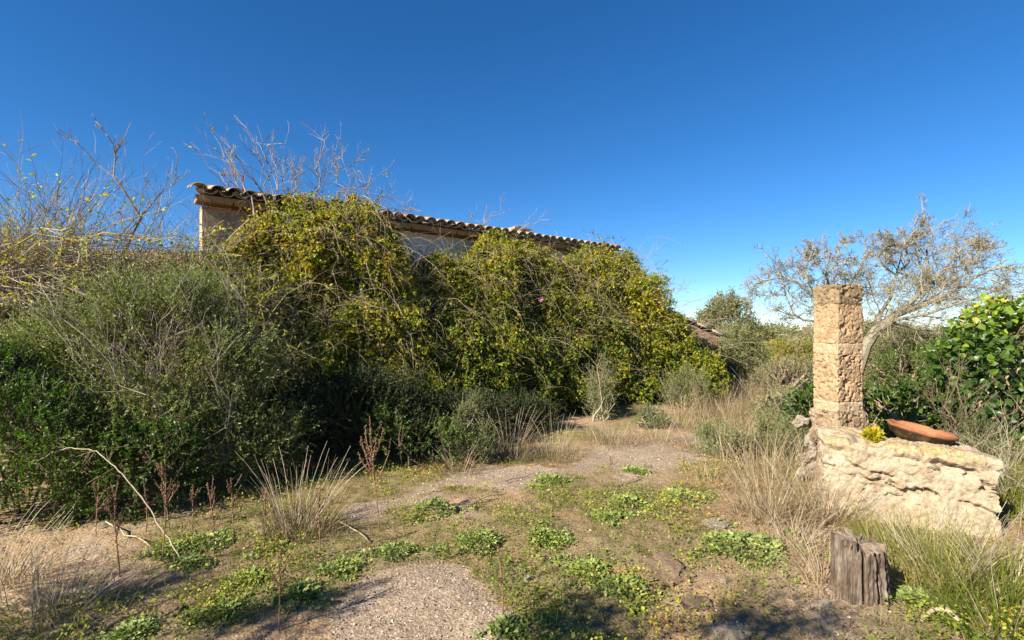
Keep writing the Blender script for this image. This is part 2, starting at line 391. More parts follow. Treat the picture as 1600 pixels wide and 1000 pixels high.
def terracotta():
    k = NT('terracotta'); o = k.obj(); n1 = k.noise(7, 6, .7, o, .8); n2 = k.noise(50, 4, .7, o)
    c = k.ramp(n2, [(.3, (.25, .095, .042)), (.7, (.37, .155, .075))])
    c = k.mix(k.ramp(k.attr(), [(0, (0, 0, 0)), (1, (1, 1, 1))]), c, k.mix(k.ramp(n1, [(.5, (0, 0, 0)), (.7, (1, 1, 1))]), (.018, .015, .010), (.11, .075, .03)))
    return k.done(k.bsdf(c, .8, .2, k.bump(n2, .4, .004)))
M['terracotta'] = terracotta()
def wood_mat(name, a, b, c):
    k = NT(name); o = k.obj(); mp = k.n('ShaderNodeMapping'); mp.inputs['Scale'].default_value = (1, 1, .12); k.l(o, mp.inputs['Vector'])
    n1 = k.noise(45, 6, .7, mp.outputs[0]); n2 = k.noise(7, 4, .6, o)
    col = k.mix(1.0, k.ramp(n1, [(.3, a), (.5, b), (.7, c)]), k.ramp(n2, [(.35, (.7, .6, .52)), (.65, (1.1, 1.08, 1.05))]), 'MULTIPLY')
    return k.done(k.bsdf(col, .9, .15, k.bump(n1, 1.0, .012)))
M['stump'] = wood_mat('weathered_wood', (.05, .04, .031), (.135, .112, .09), (.26, .225, .185))
M['stumptop'] = plain('stump_top', (.09, .066, .048), (.24, .19, .14), 40, .95, .9)
M['bark'] = wood_mat('grey_bark', (.12, .09, .06), (.27, .22, .16), (.42, .36, .28))
# ================================================================== THE GROUND
def poly_mask(P, poly, soft):
    """soft inside mask of a polygon (world xy) for points (N,3)"""
    x, y = P[:, 0], P[:, 1]; ins = np.zeros(len(x), bool); dmin = np.full(len(x), 1e9); n = len(poly)
    for i in range(n):
        (x0, y0), (x1, y1) = poly[i], poly[(i + 1) % n]
        c = ((y0 > y) != (y1 > y)) & (x < (x1 - x0) * (y - y0) / (y1 - y0 + 1e-12) + x0); ins ^= c
        ex, ey = x1 - x0, y1 - y0; t = np.clip(((x - x0) * ex + (y - y0) * ey) / (ex * ex + ey * ey + 1e-12), 0, 1)
        dmin = np.minimum(dmin, np.hypot(x - x0 - t * ex, y - y0 - t * ey))
    s = np.where(ins, dmin, -dmin)
    return s
PATCH = [G(*q) for q in [(470, 1040), (520, 985), (575, 905), (640, 872), (715, 866), (765, 900), (800, 960), (770, 1040)]]
TRACK = [G(*q) for q in [(520, 812), (600, 775), (660, 752), (760, 728), (880, 706), (980, 690), (1070, 684), (1110, 705), (1060, 733), (960, 745), (860, 757), (770, 762), (690, 778), (640, 800), (560, 822)]]
WORN = [G(*q) for q in [(60, 870), (180, 835), (330, 822), (470, 800), (520, 815), (400, 850), (260, 880), (120, 900)]]
FARP = [G(*q) for q in [(930, 668), (1060, 662), (1070, 686), (960, 696)]]
def path_at(x, y):
    P = p3(x, y); e = (fbm(P, 2.2, 5, 91) - .5)
    m = np.full(len(P), -9.0)
    for poly, k in ((PATCH, .6), (TRACK, 1.7), (WORN, 1.6)):
        m = np.maximum(m, poly_mask(P, poly, .1) + k * e - (.10 if k > 1 else .03))
    return np.clip(m / .10 + .5, 0, 1)
def green_at(x, y):
    P = p3(x, y); g = fbm(P, .9, 4, 17); g = np.clip((g - .40) / .16, 0, 1)
    return g * (1 - path_at(x, y))

def axis(inner, step, far, g=1.12):
    a = list(np.arange(0, inner, step)); s = step
    while a[-1] < far: s *= g; a.append(a[-1] + s)
    return np.array(a)
ax = axis(4.5, .035, 900); xs = np.concatenate([-ax[:0:-1], ax])
ay = axis(6.2, .035, 900); ys = np.concatenate([-axis(.1, .1, 900, 1.5)[:0:-1] + .9, ay + .9])
X, Y = np.meshgrid(xs, ys); nx, ny = len(xs), len(ys); x, y = X.ravel(), Y.ravel()
pm = path_at(x, y); gm = green_at(x, y)
near = np.clip(1 - np.hypot(x, y - 4) / 9, 0, 1)
micro = (fbm(p3(x, y), 9, 3, 41) - .5) * .035 + (fbm(p3(x, y), 30, 2, 43) - .5) * .012
z = gz(x, y) + micro * near * (1 - .75 * pm)
idx = np.arange(nx * ny).reshape(ny, nx)
quads = np.stack([idx[:-1, :-1], idx[:-1, 1:], idx[1:, 1:], idx[1:, :-1]], -1).reshape(-1, 4)
onpath = pm[quads].mean(1) > .5
def sheet(name, faces, label=None):
    used, inv = np.unique(faces.ravel(), return_inverse=True)
    a = Acc(); a.add(np.stack([x[used], y[used], z[used]], -1), [inv.reshape(-1, 4)])
    o = build(name, a, M['ground'], smooth=True); o['kind'] = 'structure'
    for nm, arr in (('path', pm), ('green', gm)):
        at = o.data.attributes.new(nm, 'FLOAT', 'POINT'); at.data.foreach_set('value', arr[used].astype(np.float32))
    return o
tag(sheet('ground', quads[~onpath]), 'dry brown earth with moss and low weeds around the house')
tag(sheet('gravel_path', quads[onpath]), 'worn gravel track crossing the weedy yard')

# ================================================================== THE HOUSE
C0 = A(-4.5, 7.27); U = A(.794, .608); U = U / np.linalg.norm(U); NN = A(U[1], -U[0])
HL, EZ = 9.1, 3.6
def fac(s, o, z): 
    s, o, z = np.broadcast_arrays(np.asarray(s, float), np.asarray(o, float), np.asarray(z, float))
    return np.stack([C0[0] + s * U[0] + o * NN[0], C0[1] + s * U[1] + o * NN[1], z], -1)
hang = math.atan2(U[1], U[0])
house = thing('house', 'abandoned single-storey house with tiled roof buried under creeper', 'house', loc=(C0[0], C0[1], 0), rz=hang)
# local frame of the house: x along the facade, y towards the back, z up
def rough_box(acc, lo, hi, step, amp, f, seed, mat=0, tintf=None):
    """box with gridded faces whose skin is displaced by noise"""
    lo, hi = np.array(lo, float), np.array(hi, float); c = (lo + hi) / 2
    for a in range(3):
        b, d = [q for q in range(3) if q != a]
        nb = max(2, int((hi[b] - lo[b]) / step) + 1); nd = max(2, int((hi[d] - lo[d]) / step) + 1)
        B, D = np.meshgrid(np.linspace(lo[b], hi[b], nb), np.linspace(lo[d], hi[d], nd))
        for side in (0, 1):
            P = np.zeros((B.size, 3)); P[:, b] = B.ravel(); P[:, d] = D.ravel(); P[:, a] = hi[a] if side else lo[a]
            e = np.stack([(fbm(P, f, 4, seed + q) - .5) for q in range(3)], -1) * amp * 2
            P2 = P + e
            ii = np.arange(nb * nd).reshape(nd, nb); q = np.stack([ii[:-1, :-1], ii[:-1, 1:], ii[1:, 1:], ii[1:, :-1]], -1).reshape(-1, 4)
            flip = (side == 1) == (a == 1)
            if flip: q = q[:, ::-1]
            acc.add(P2, [q], 0 if tintf is None else tintf(P), mat)
def shear(ac_):
    for v_ in ac_.v: v_[:, 0] += .16 * np.clip(v_[:, 1] - .6, 0, 9)
a = Acc(); rough_box(a, (.12, .27, -.2), (1.9, .62, EZ - .17), .12, .025, 2.5, 5); build('earthen_wall', a, M['earthwall'], house, True)
a = Acc(); rough_box(a, (1.903, .285, -.2), (HL - .1, .62, EZ - .17), .15, .012, 2.5, 6); build('whitewashed_wall', a, M['whitewash'], house, True)
a = Acc(); rough_box(a, (.12, .625, -.2), (.5, 5.6, EZ - .15), .2, .02, 2.5, 8); shear(a); build('gable_wall', a, M['earthwall'], house, True)
a = Acc(); rough_box(a, (HL - .45, .625, -.2), (HL - .11, 5.6, EZ - .15), .2, .02, 2.5, 9); build('gable_wall', a, M['earthwall'], house, True)
# cornice of clay slabs under the eave, each slab a piece
m0 = None
for i in range(19):
    if m0 is None:
        bm = bmesh.new(); bmesh.ops.create_cube(bm, size=1); bmesh.ops.scale(bm, vec=(.465, .30, .055), verts=bm.verts)
        bmesh.ops.bevel(bm, geom=bm.edges[:], offset=.008, segments=1, affect='EDGES')
        m0 = bpy.data.meshes.new('cornice_slab'); bm.to_mesh(m0); bm.free(); m0.materials.append(M['cornice'])
    o = bpy.data.objects.new('cornice_slab', m0); link(o, house)
    o.location = (.25 + i * .48, .17 + random.uniform(-.012, .012), EZ - .135 + random.uniform(-.008, .008))
    o.rotation_euler = (random.uniform(-.02, .02), random.uniform(-.02, .02), random.uniform(-.02, .02))
SL = R(13.0)
a = Acc(); v = []
for xx in (0.0, HL):
    for (yy, zz) in ((.02, EZ - .065), (3.1, EZ - .065 + 3.08 * math.tan(SL)), (6.1, EZ - .065), (6.1, EZ - .135), (3.1, EZ - .135 + 3.08 * math.tan(SL)), (.02, EZ - .118)):
        v.append([xx + (.16 * yy if xx == 0 else 0), yy, zz])
f4 = [[0, 1, 7, 6], [1, 2, 8, 7], [2, 3, 9, 8], [3, 4, 10, 9], [4, 5, 11, 10], [5, 0, 6, 11]]
a.add(v, [f4, [[0, 5, 4, 1], [1, 4, 3, 2], [6, 7, 10, 11], [7, 8, 9, 10]]]); build('roof_deck', a, M['cornice'], house)
# barrel tile
def tile_mesh(name='roof_tile', up=True):
    n = 7; vs = []; L = .46
    for (yy, rr) in ((0, .105), (L, .085)):
        for th in (0.0, .012):
            for i in range(n + 1):
                t = math.pi * (.04 + .92 * i / n); vs.append(((rr - th) * math.cos(t), yy, (rr - th) * math.sin(t) * .82))
    m = n + 1; F = []
    for i in range(n):
        F += [(i, i + 1, 2 * m + i + 1, 2 * m + i), (m + i + 1, m + i, 3 * m + i, 3 * m + i + 1), (i + 1, i, m + i, m + i + 1), (2 * m + i, 2 * m + i + 1, 3 * m + i + 1, 3 * m + i)]
    F += [(0, 2 * m, 3 * m, m), (n, m + n, 3 * m + n, 2 * m + n)]
    if not up: vs = [(x_, y_, -z_) for x_, y_, z_ in vs]; F = [f[::-1] for f in F]
    me = bpy.data.meshes.new(name); me.from_pydata(vs, [], F); me.materials.append(M['tile'])
    for p_ in me.polygons: p_.use_smooth = True
    return me
TUP, TDN = tile_mesh(), tile_mesh('pan_tile', False)
tup_v = np.array([v_.co for v_ in TUP.vertices]); tup_f = np.array([list(p_.vertices) for p_ in TUP.polygons])
tdn_v = np.array([v_.co for v_ in TDN.vertices]); tdn_f = np.array([list(p_.vertices) for p_ in TDN.polygons])
rest = Acc(); ncol = 42; PIT = HL / ncol
for row in range(8):
    for i in range(ncol):
        for kind in (0, 1):
            xx = .06 + i * PIT + (PIT / 2 if kind else 0) + random.uniform(-.014, .014)
            yy = -.06 + row * .38 + random.uniform(-.02, .02) + (.015 if kind else 0)
            zz = EZ - .088 + .004 + (yy + .06) * math.tan(SL) + (.028 if not kind else .100) + random.uniform(-.004, .006) + .012 * (row == 0) * random.random()
            e = Euler((SL - .03 + random.uniform(-.03, .03), random.uniform(-.06, .06), random.uniform(-.07, .07)))
            if xx < .16 * max(yy, 0): continue
            if row < 3:
                o = bpy.data.objects.new('roof_tile' if not kind else 'pan_tile', TUP if not kind else TDN)
                o.location = (xx, yy, zz + (.05 if not kind else 0)); o.rotation_euler = e; link(o, house)
            else:
                mt = np.array(Matrix.Translation((xx, yy, zz + (.05 if not kind else 0))) @ e.to_matrix().to_4x4())
                vv = (tup_v if not kind else tdn_v) @ mt[:3, :3].T + mt[:3, 3]; rest.add(vv, [(tup_f if not kind else tdn_f)])
build('tile_courses', rest, M['tile'], house, True, kind='stuff')
a = Acc(); box(a, (.1, .22, EZ - .06), (HL - .02, .42, EZ + .065)); build('mortar_bed', a, M['cornice'], house)
a = Acc(); box(a, (.5, 2.4, EZ + .3), (HL - .02, 2.6, EZ + .60)); build('mortar_bed', a, M['cornice'], house)
# ridge
a = Acc(); k = np.linspace(0, 1, 50); pr = np.stack([.56 + k * (HL - .6), np.full(50, 3.12), EZ - .02 + 3.08 * math.tan(SL) + .02 * np.sin(k * 40)], -1)
tubes(a, pr[None], .09, .09, 7); build('ridge_cap', a, M['tile'], house, True)
# chimney: a small brick box with a stacked open hood
ch = Acc(); cx, cy, cb = 7.72, 2.5, EZ + .38
for j in range(4):
    for i in range(2):
        box(ch, (cx + i * .21, cy, cb + j * .065), (cx + i * .21 + .2, cy + .42, cb + j * .065 + .06))
box(ch, (cx + .02, cy + .02, cb - .2), (cx + .39, cy + .40, cb + .25))
chim = build('chimney', ch, M['brick'], house)
for ddx in (0, .33):
    for ddy in (0, .34):
        a = Acc(); box(a, (cx + ddx + .01, cy + ddy, cb + .263), (cx + ddx + .08, cy + ddy + .08, cb + .36)); build('chimney_post', a, M['brick'], chim)
a = Acc(); box(a, (cx - .10, cy - .08, cb + .362), (cx + .51, cy + .5, cb + .41)); build('chimney_cap', a, M['tile'], chim)
a = Acc(); box(a, (cx + .14, cy + .1, cb + .413), (cx + .26, cy + .3, cb + .48)); build('cap_stone', a, M['rock'], chim)
# antenna
an = Acc(); b0 = fac(.66, -.3, 3.62)[()]; ptop = b0 + A(0, 0, .36)
tubes(an, np.array([[b0, b0 + A(0, 0, .18), ptop]]), .014, .013, 6)
e = ptop + A(-.30, -.02, .01); tubes(an, np.array([[ptop, (ptop + e) / 2, e]]), .010, .008, 5)
an2 = Acc(); tubes(an2, np.array([[e + A(-.03, 0, .012), e + A(0, 0, 0), e + A(.03, 0, -.012)]]), .022, .022, 6)
ant = thing('roof_antenna', 'thin rusty iron pole with short side arm standing on the roof end', 'antenna', loc=b0)
build('pole', an, M['rust'], ant, origin=b0); build('insulator', an2, M['rust'], ant, origin=b0)

# low outbuilding beyond the far end
ob = thing('outbuilding', 'low brown stone outbuilding with sloping tiled roof beyond the creeper', 'outbuilding', loc=(3.2, 13.6, 0))
a = Acc(); P = A([0, 0, -.2], [2.25, 0, -.2], [2.25, 0, 1.42], [0, 0, 2.45], [0, 3, -.2], [2.25, 3, -.2], [2.25, 3, 1.42], [0, 3, 2.45])
a.add(P, [[[0, 1, 2, 3], [1, 5, 6, 2], [5, 4, 7, 6], [4, 0, 3, 7], [3, 2, 6, 7]]]); build('wall', a, M['drywall'], ob)
sl2 = math.atan2(1.03, 2.25)
for j in range(7):
    for i in range(6):
        o = bpy.data.objects.new('roof_tile', TUP); link(o, ob)
        o.location = (2.42 - i * .385, -.03 + j * .2, 1.38 + i * .177 + random.uniform(0, .02)); o.rotation_euler = Euler((sl2, 0, R(90) + random.uniform(-.05, .05)), 'XYZ')
# ruined wall stub left of the house and a rusty door leaf far behind the pillar
rw = Acc(); g0 = A(-7.5, 8.7); rough_box(rw, (-7.4, 8.7, -.2), (-5.4, 9.15, 2.95), .13, .07, 1.8, 21)
tag(build('ruined_wall', rw, M['drywall'], smooth=True, origin=(-6.5, 8.7, 0)), 'crumbling brown wall stub behind the bare thicket beside the house', 'wall')
rw = Acc(); rough_box(rw, (12.4, 21.6, -.2), (13.2, 21.9, 1.72), .12, .03, 2, 22)
tag(build('ruined_wall', rw, M['drywall'], smooth=True, origin=(12.9, 21.7, 0)), 'dark reddish-brown wall stub beside the standing pillar, out in the scrub', 'wall')

# ================================================================== STONE PILLAR, TROUGH, BOWL, STUMP
def disp(P, n, f, amp, seed, pit=0, pitf=22.0):
    """displacement along n: broad lumps and bored pits"""
    d = np.array([noise.fractal(Vector(q) * f + Vector((seed, 0, 0)), .8, 2.1, 5) for q in P]) * amp * .55
    if pit > 0:
        b1 = np.array([noise.fractal(Vector(q) * pitf * .9 + Vector((0, seed, 0)), .7, 2.1, 3) for q in P]); b2 = np.array([noise.fractal(Vector(q) * pitf * .22 + Vector((0, seed, 5)), .7, 2.1, 4) for q in P])
        d = d - pit * .9 * np.clip((b1 - .12) / .5, 0, 1) - pit * 1.2 * np.clip((b2 - .35) / .4, 0, 1)
    return P + n * d[:, None]
def prism(acc, cx, cy, hw, z0, z1, rz, step, f, amp, seed, pit=0, pitf=22.0, rnd=.04, lean=(0, 0), tint=0, flare=0, side_amp=None):
    """a weathered square shaft: ring of points round a rounded square, rows up, capped top"""
    n = int(8 * hw / step); t = np.linspace(0, 8, n, endpoint=False); S = []
    for q in t:
        s = int(q // 2); u = (q % 2) - 1
        S.append([(u, -1), (1, u), (-u, 1), (-1, -u)][s])
    S = np.array(S); rr = np.abs(S).min(1); k = 1 - np.clip((rr - (1 - rnd * 6)) / (rnd * 6), 0, 1) ** 2 * rnd * 1.6; S = S * k[:, None]
    m = int((z1 - z0) / step) + 1; zz = np.linspace(z0, z1, m)
    rings = []; nor = []
    for q, zq in enumerate(zz):
        e = min(1, .55 + .45 * min(zq - z0, z1 - zq) / (rnd * .6 + 1e-6)) if rnd > 0 else 1
        sc = hw * (1 - (1 - e) * .10) * (1 + flare * (1 - (zq - z0) / (z1 - z0)))
        rings.append(np.column_stack([S * sc, np.full(n, zq)])); nn = nrmz(np.sign(S) * np.abs(S) ** 5); nor.append(np.column_stack([nn, np.zeros(n)]))
    P = np.concatenate(rings); N_ = np.concatenate(nor)
    capk = np.linspace(1, 0, max(3, int(hw / step)))[1:]
    for q in capk:
        P = np.concatenate([P, np.column_stack([S * hw * .955 * q, np.full(n, z1)])]); N_ = np.concatenate([N_, np.tile([0, 0, 1.], (n, 1))])
    c, s_ = math.cos(rz), math.sin(rz); Rm = np.array([[c, -s_, 0], [s_, c, 0], [0, 0, 1]])
    P = P @ Rm.T; N_ = N_ @ Rm.T; P[:, 0] += cx; P[:, 1] += cy
    am = amp
    P = disp(P, N_, f, am, seed, pit, pitf)
    mt = m + len(capk); ii = np.arange(n * mt).reshape(mt, n); nx_ = np.roll(ii, -1, 1)
    q = np.stack([ii[:-1], nx_[:-1], nx_[1:], ii[1:]], -1).reshape(-1, 4)
    acc.add(P, [q], tint)
    return P
pcx, pcy, prz = 3.37, 5.30, R(13 + 0)
pil = thing('stone_pillar', 'tall weathered sandstone pillar standing behind the stone block', 'pillar', loc=(pcx, pcy, 0))
OR = (pcx, pcy, 0)
def pz(py): return EYE - (py - HOR) / 800 * pcy
blocks = [('base_rubble', .20, -.1, pz(640), 'rubble', 4, .05, .03, 22, .06, 1, .16), 
          ('mortar_joint', .160, pz(641), pz(625), 'mortar', 6, .016, .014, 26, .02, 2, 0),
          ('stone_block', .157, pz(625.5), pz(553), 'mares', 3, .016, .028, 32, .012, 3, 0),
          ('mortar_joint', .157, pz(553.5), pz(536), 'mortar', 6, .012, .012, 30, .012, 4, 0),
          ('stone_block', .155, pz(536.5), pz(476), 'mares', 3, .010, .014, 36, .012, 5, 0),
          ('capstone', .163, pz(477), pz(446), 'capstone', 5, .020, .026, 24, .03, 6, 0)]
for (nm, hw, z0, z1, mt, f, amp, pit, pf, rd, sd_, fl) in blocks:
    a = Acc(); prism(a, pcx, pcy, hw, z0, z1, prz, .0085, f, amp, sd_ * 13, pit, pf, rd, flare=fl, tint=.9 if nm == 'capstone' else 0)
    build(nm, a, M[mt], pil, True, origin=OR)
# loose stones of the crumbled footing
def rock_mesh(name, mat, seed, flat=.6, sub=4):
    bm = bmesh.new(); bmesh.ops.create_icosphere(bm, subdivisions=sub, radius=1)
    for v_ in bm.verts:
        c = v_.co.copy(); q = noise.fractal(c * 1.1 + Vector((seed * 3.1, seed, 0)), .7, 2.1, 6)
        cell = noise.cell(c * 1.9 + Vector((seed, 0, seed * 2))) + .5 * noise.cell(c * 4.3 + Vector((seed, 5, seed * 2)))
        v_.co = c * (1 + .42 * q + .13 * cell); v_.co.z *= flat
    me = bpy.data.meshes.new(name); bm.to_mesh(me); bm.free(); me.materials.append(mat)
    return me
ROCKS = [rock_mesh('rock', M['rock'], s, f) for s, f in ((1, .55), (2, .7), (3, .4), (4, .6))]
WROCKS = [rock_mesh('rock', M['rock_white'], s + 10, f) for s, f in ((1, .55), (2, .7), (3, .45))]
for i in range(16):
    an_ = random.uniform(2.6, 5.4); rr = random.uniform(.26, .36); s = random.uniform(.04, .085)
    o = bpy.data.objects.new('footing_stone', random.choice(WROCKS + ROCKS)); link(o, pil)
    o.location = (math.cos(an_) * rr, math.sin(an_) * rr, random.uniform(.03, .62)); o.scale = (s, s, s * 1.2); o.rotation_euler = (random.random() * 6, random.random() * 6, 0)

# the trough: a big broken block
tdir = A(1.07, -.56); tl = np.linalg.norm(tdir); tdir = tdir / tl; tn = A(tdir[1], -tdir[0])
tn = -tn if tn[1] > 0 else tn            # towards the camera
def trough_pt(a_, b_, z_): return A(2.74 + tdir[0] * a_ - tn[0] * b_, 4.50 + tdir[1] * a_ - tn[1] * b_, z_)
TO = trough_pt(.6, .4, 0)
tr = thing('stone_trough', 'large broken limestone block with lichened top, in front of the pillar', 'stone block', loc=TO)
def grid_block(L, W, z0, z1, step, fdisp):
    acc = Acc(); pts = {}
    segs = []
    na, nb, nz_ = int(L / step), int(W / step), int((z1 - z0) / step)
    def face(fn, n1, n2, nrm):
        U_, V_ = np.meshgrid(np.linspace(0, 1, n1 + 1), np.linspace(0, 1, n2 + 1)); P = fn(U_.ravel(), V_.ravel())
        P = fdisp(P); ii = np.arange((n1 + 1) * (n2 + 1)).reshape(n2 + 1, n1 + 1)
        q = np.stack([ii[:-1, :-1], ii[:-1, 1:], ii[1:, 1:], ii[1:, :-1]], -1).reshape(-1, 4)
        acc.add(P, [q], np.clip((P[:, 2] - z1 + .10) / .08, 0, 1) if nrm != 'side' else np.clip((P[:, 2] - z1 + .12) / .1, 0, 1))
    c3 = lambda a_, b_, z_: np.stack([a_ * L, b_ * W, z0 + z_ * (z1 - z0)], -1)
    o_ = lambda u: np.ones_like(u); z_ = lambda u: np.zeros_like(u)
    face(lambda u, v: c3(u, z_(u), v), na, nz_, 'side'); face(lambda u, v: c3(1 - u, o_(u), v), na, nz_, 'side')
    face(lambda u, v: c3(z_(u), 1 - u, v), nb, nz_, 'side'); face(lambda u, v: c3(o_(u), u, v), nb, nz_, 'side')
    face(lambda u, v: c3(u, v, o_(u)), na, nb, 'top')
    return acc
TL, TW, TH = 1.16, .72, .62
def tdisp(P):
    Q = P.copy(); u = P[:, 0] / TL; v = P[:, 1] / TW; h = P[:, 2] / TH
    c = A(TL / 2, TW / 2, .3); dn = (P - c) / A(TL / 2, TW / 2, .3); n = nrmz(np.sign(dn) * np.abs(dn) ** 7)
    pn = lambda f, o, off, H=.9: np.array([noise.fractal(Vector(q) * f + Vector((off, 0, 0)), H, 2.1, o) for q in P])
    d = pn(1.6, 5, 3.0) * .055 + pn(9, 6, 9.0, .55) * .014
    st = .5 + .22 * np.array([noise.fractal(Vector((q[0] * 2.2 + 40 + .5 * q[2], q[1] * 2, q[2] * 6.5 + q[0] * 1.2)), .8, 2.1, 4) for q in P])
    d = d - (.03 + .05 * u) * np.clip((st - .54) / .03, 0, 1) * np.clip((h - .2) / .2, 0, 1) * (h < .93) * (v < .5)          # spalled bedding planes
    d = d - .012 * np.clip((pn(26, 3, 17.0) - .25) / .2, 0, 1)
    d = d + .03 * np.clip((h - .86) / .07, 0, 1) * (v < .5) - .05 * np.clip((h - .9) / .1, 0, 1) * np.clip((pn(3.0, 3, 21.0)) / .3, 0, 1)                                                # overhanging slab lip
    Q = Q + n * d[:, None]
    Q[:, 1] += .10 * (1 - h) * -1 * np.clip(1 - v, 0, 1) + .10 * np.clip((u - .55) / .45, 0, 1) * np.clip(v, 0, 1) * -1.8   # bulging foot, narrower far end
    Q[:, 0] -= .05 * (1 - h) * (1 - u)
    Q[:, 2] += .03 * np.clip(1 - u * 3, 0, 1) * h - .02 * u * h
    Q[:, 2] -= .05 * np.clip((u - .9) / .1, 0, 1) * h * (.5 + vn(P, 8, 3))
    X_ = np.empty_like(Q); X_[:, 0] = 2.74 + tdir[0] * Q[:, 0] - tn[0] * Q[:, 1]; X_[:, 1] = 4.50 + tdir[1] * Q[:, 0] - tn[1] * Q[:, 1]; X_[:, 2] = Q[:, 2]
    return X_
a = grid_block(TL, TW, -.1, TH, .012, tdisp); build('block', a, M['trough'], tr, True, origin=TO)

# terracotta bowl resting on the block
prof = [(.0, .0), (.12, .0), (.20, .03), (.275, .085), (.305, .135), (.318, .150), (.322, .166), (.306, .172), (.288, .150), (.255, .098), (.185, .046), (.11, .024), (0, .022)]
a = Acc(); nb = 56; th = np.linspace(0, 2 * math.pi, nb, endpoint=False); V = []; T = []
for k, (r_, z_) in enumerate(prof):
    wob = 1 + .012 * np.sin(3 * th + 1) ; chip = np.where((k in (5, 6, 7)), .016 * np.clip(np.sin(th * 5 + .7) - .72, 0, 1) * 3, 0)
    V.append(np.stack([np.cos(th) * r_ * wob, np.sin(th) * r_ * wob, np.full(nb, z_) - chip], -1))
    T.append(np.full(nb, 0.0) + (0.95 if k < 5 else .6 if k in (9, 10, 11, 12) else 0.3) * np.clip((np.cos(th - 4.1) + .9 * (vn(np.stack([np.cos(th), np.sin(th), np.full(nb, z_ * 6)], -1), 2.6, 8) - .5) + .55) / .3, 0, 1))
V = np.concatenate(V); T = np.concatenate(T); ii = np.arange(nb * len(prof)).reshape(len(prof), nb); nx_ = np.roll(ii, -1, 1)
a.add(V, [np.stack([ii[:-1], nx_[:-1], nx_[1:], ii[1:]], -1).reshape(-1, 4)], T)
bowl = build('terracotta_bowl', a, M['terracotta'], None, True)
bowl.scale = (.78, .78, .9); bl = PX(1434, 676, 4.46); bowl.location = (bl[0], bl[1], .595); bowl.rotation_euler = (R(9), R(8), R(20))
tag(bowl, 'wide shallow terracotta bowl with blackened underside lying on the stone block', 'bowl')

# yellow succulent beside the bowl
sp = thing('succulent', 'small yellow-green succulent cushion wedged against the terracotta bowl', 'plant', loc=(PX(1364, 660, 4.55)[0], 4.55, .615))
a = Acc(); N = 420; d = nrmz(rng.normal(size=(N, 3))); d[:, 2] = np.abs(d[:, 2]) * .9
leaves(a, d * A(.075, .065, .12) * rng.uniform(.3, 1, N)[:, None], d + .4 * rng.normal(size=(N, 3)), rng.normal(size=(N, 3)) + A(0, 0, 1), rng.uniform(.03, .055, N), LEAF4, np.clip(rng.normal(.72, .12, N), .4, .84))
build('foliage', a, M['creeper'], sp)

# stump
st0 = G3(1341, 928); st = thing('tree_stump', 'split grey-brown wooden stump standing in the grass before the stone block', 'stump', loc=st0)
n = 240; m = 34; th = np.linspace(0, 2 * math.pi, n, endpoint=False); gx = np.stack([np.cos(th), np.sin(th), th * 0], -1)
side = .45 + .75 * np.clip(.5 + np.cos(th - 5.35), 0, 1)
groove = ((fbm(gx, 5.5, 4, 301) - .5) * .04 - .05 * np.clip((fbm(gx, 13, 2, 303) - .58) / .06, 0, 1)) * side - .07 * np.exp(-((th - 5.02) / .05) ** 2) - .045 * np.exp(-((th - 5.5) / .035) ** 2) - .05 * np.exp(-((th - 4.3) / .03) ** 2)
V = []; H = .355
for k in range(m):
    h = k / (m - 1); r = .136 * (1 + .10 * (1 - h) ** 2 + .16 * (1 - h) * np.clip(np.cos(th - 5.9), 0, 1))
    gg = np.stack([np.cos(th) * 1.0, np.sin(th) * 1.0, np.full(n, h * .5)], -1)
    rr = r + groove * (.65 + .5 * vn(gg, 6, 305)) + (fbm(gg * A(3, 3, 5), 5, 3, 307) - .5) * .022
    hz = h * (H + (fbm(gx, 4, 3, 309) - .5) * .06 + (fbm(gx, 14, 2, 310) - .5) * .09 * side + .025 * np.cos(th - 2.4)) - .04
    V.append(np.stack([np.cos(th) * rr, np.sin(th) * rr, hz], -1))
rim = V[-1].copy(); a = Acc(); V = np.concatenate(V); ii = np.arange(n * m).reshape(m, n); nx_ = np.roll(ii, -1, 1)
a.add(V, [np.stack([ii[:-1], nx_[:-1], nx_[1:], ii[1:]], -1).reshape(-1, 4)]); build('bark', a, M['stump'], st, True)
a = Acc(); TV = []
for k in range(16):
    q = 1 - k / 16.0; P = rim * A(q, q, 1); P[:, 2] = rim[:, 2] * q + (H - .045) * (1 - q) + (fbm(P, 22, 4, 311) - .5) * .05 * min(1, k / 2); TV.append(P)
TV = np.concatenate(TV); ii = np.arange(n * 16).reshape(16, n); nx_ = np.roll(ii, -1, 1)
a.add(TV, [np.stack([ii[:-1], nx_[:-1], nx_[1:], ii[1:]], -1).reshape(-1, 4)]); build('cut_top', a, M['stumptop'], st, True)
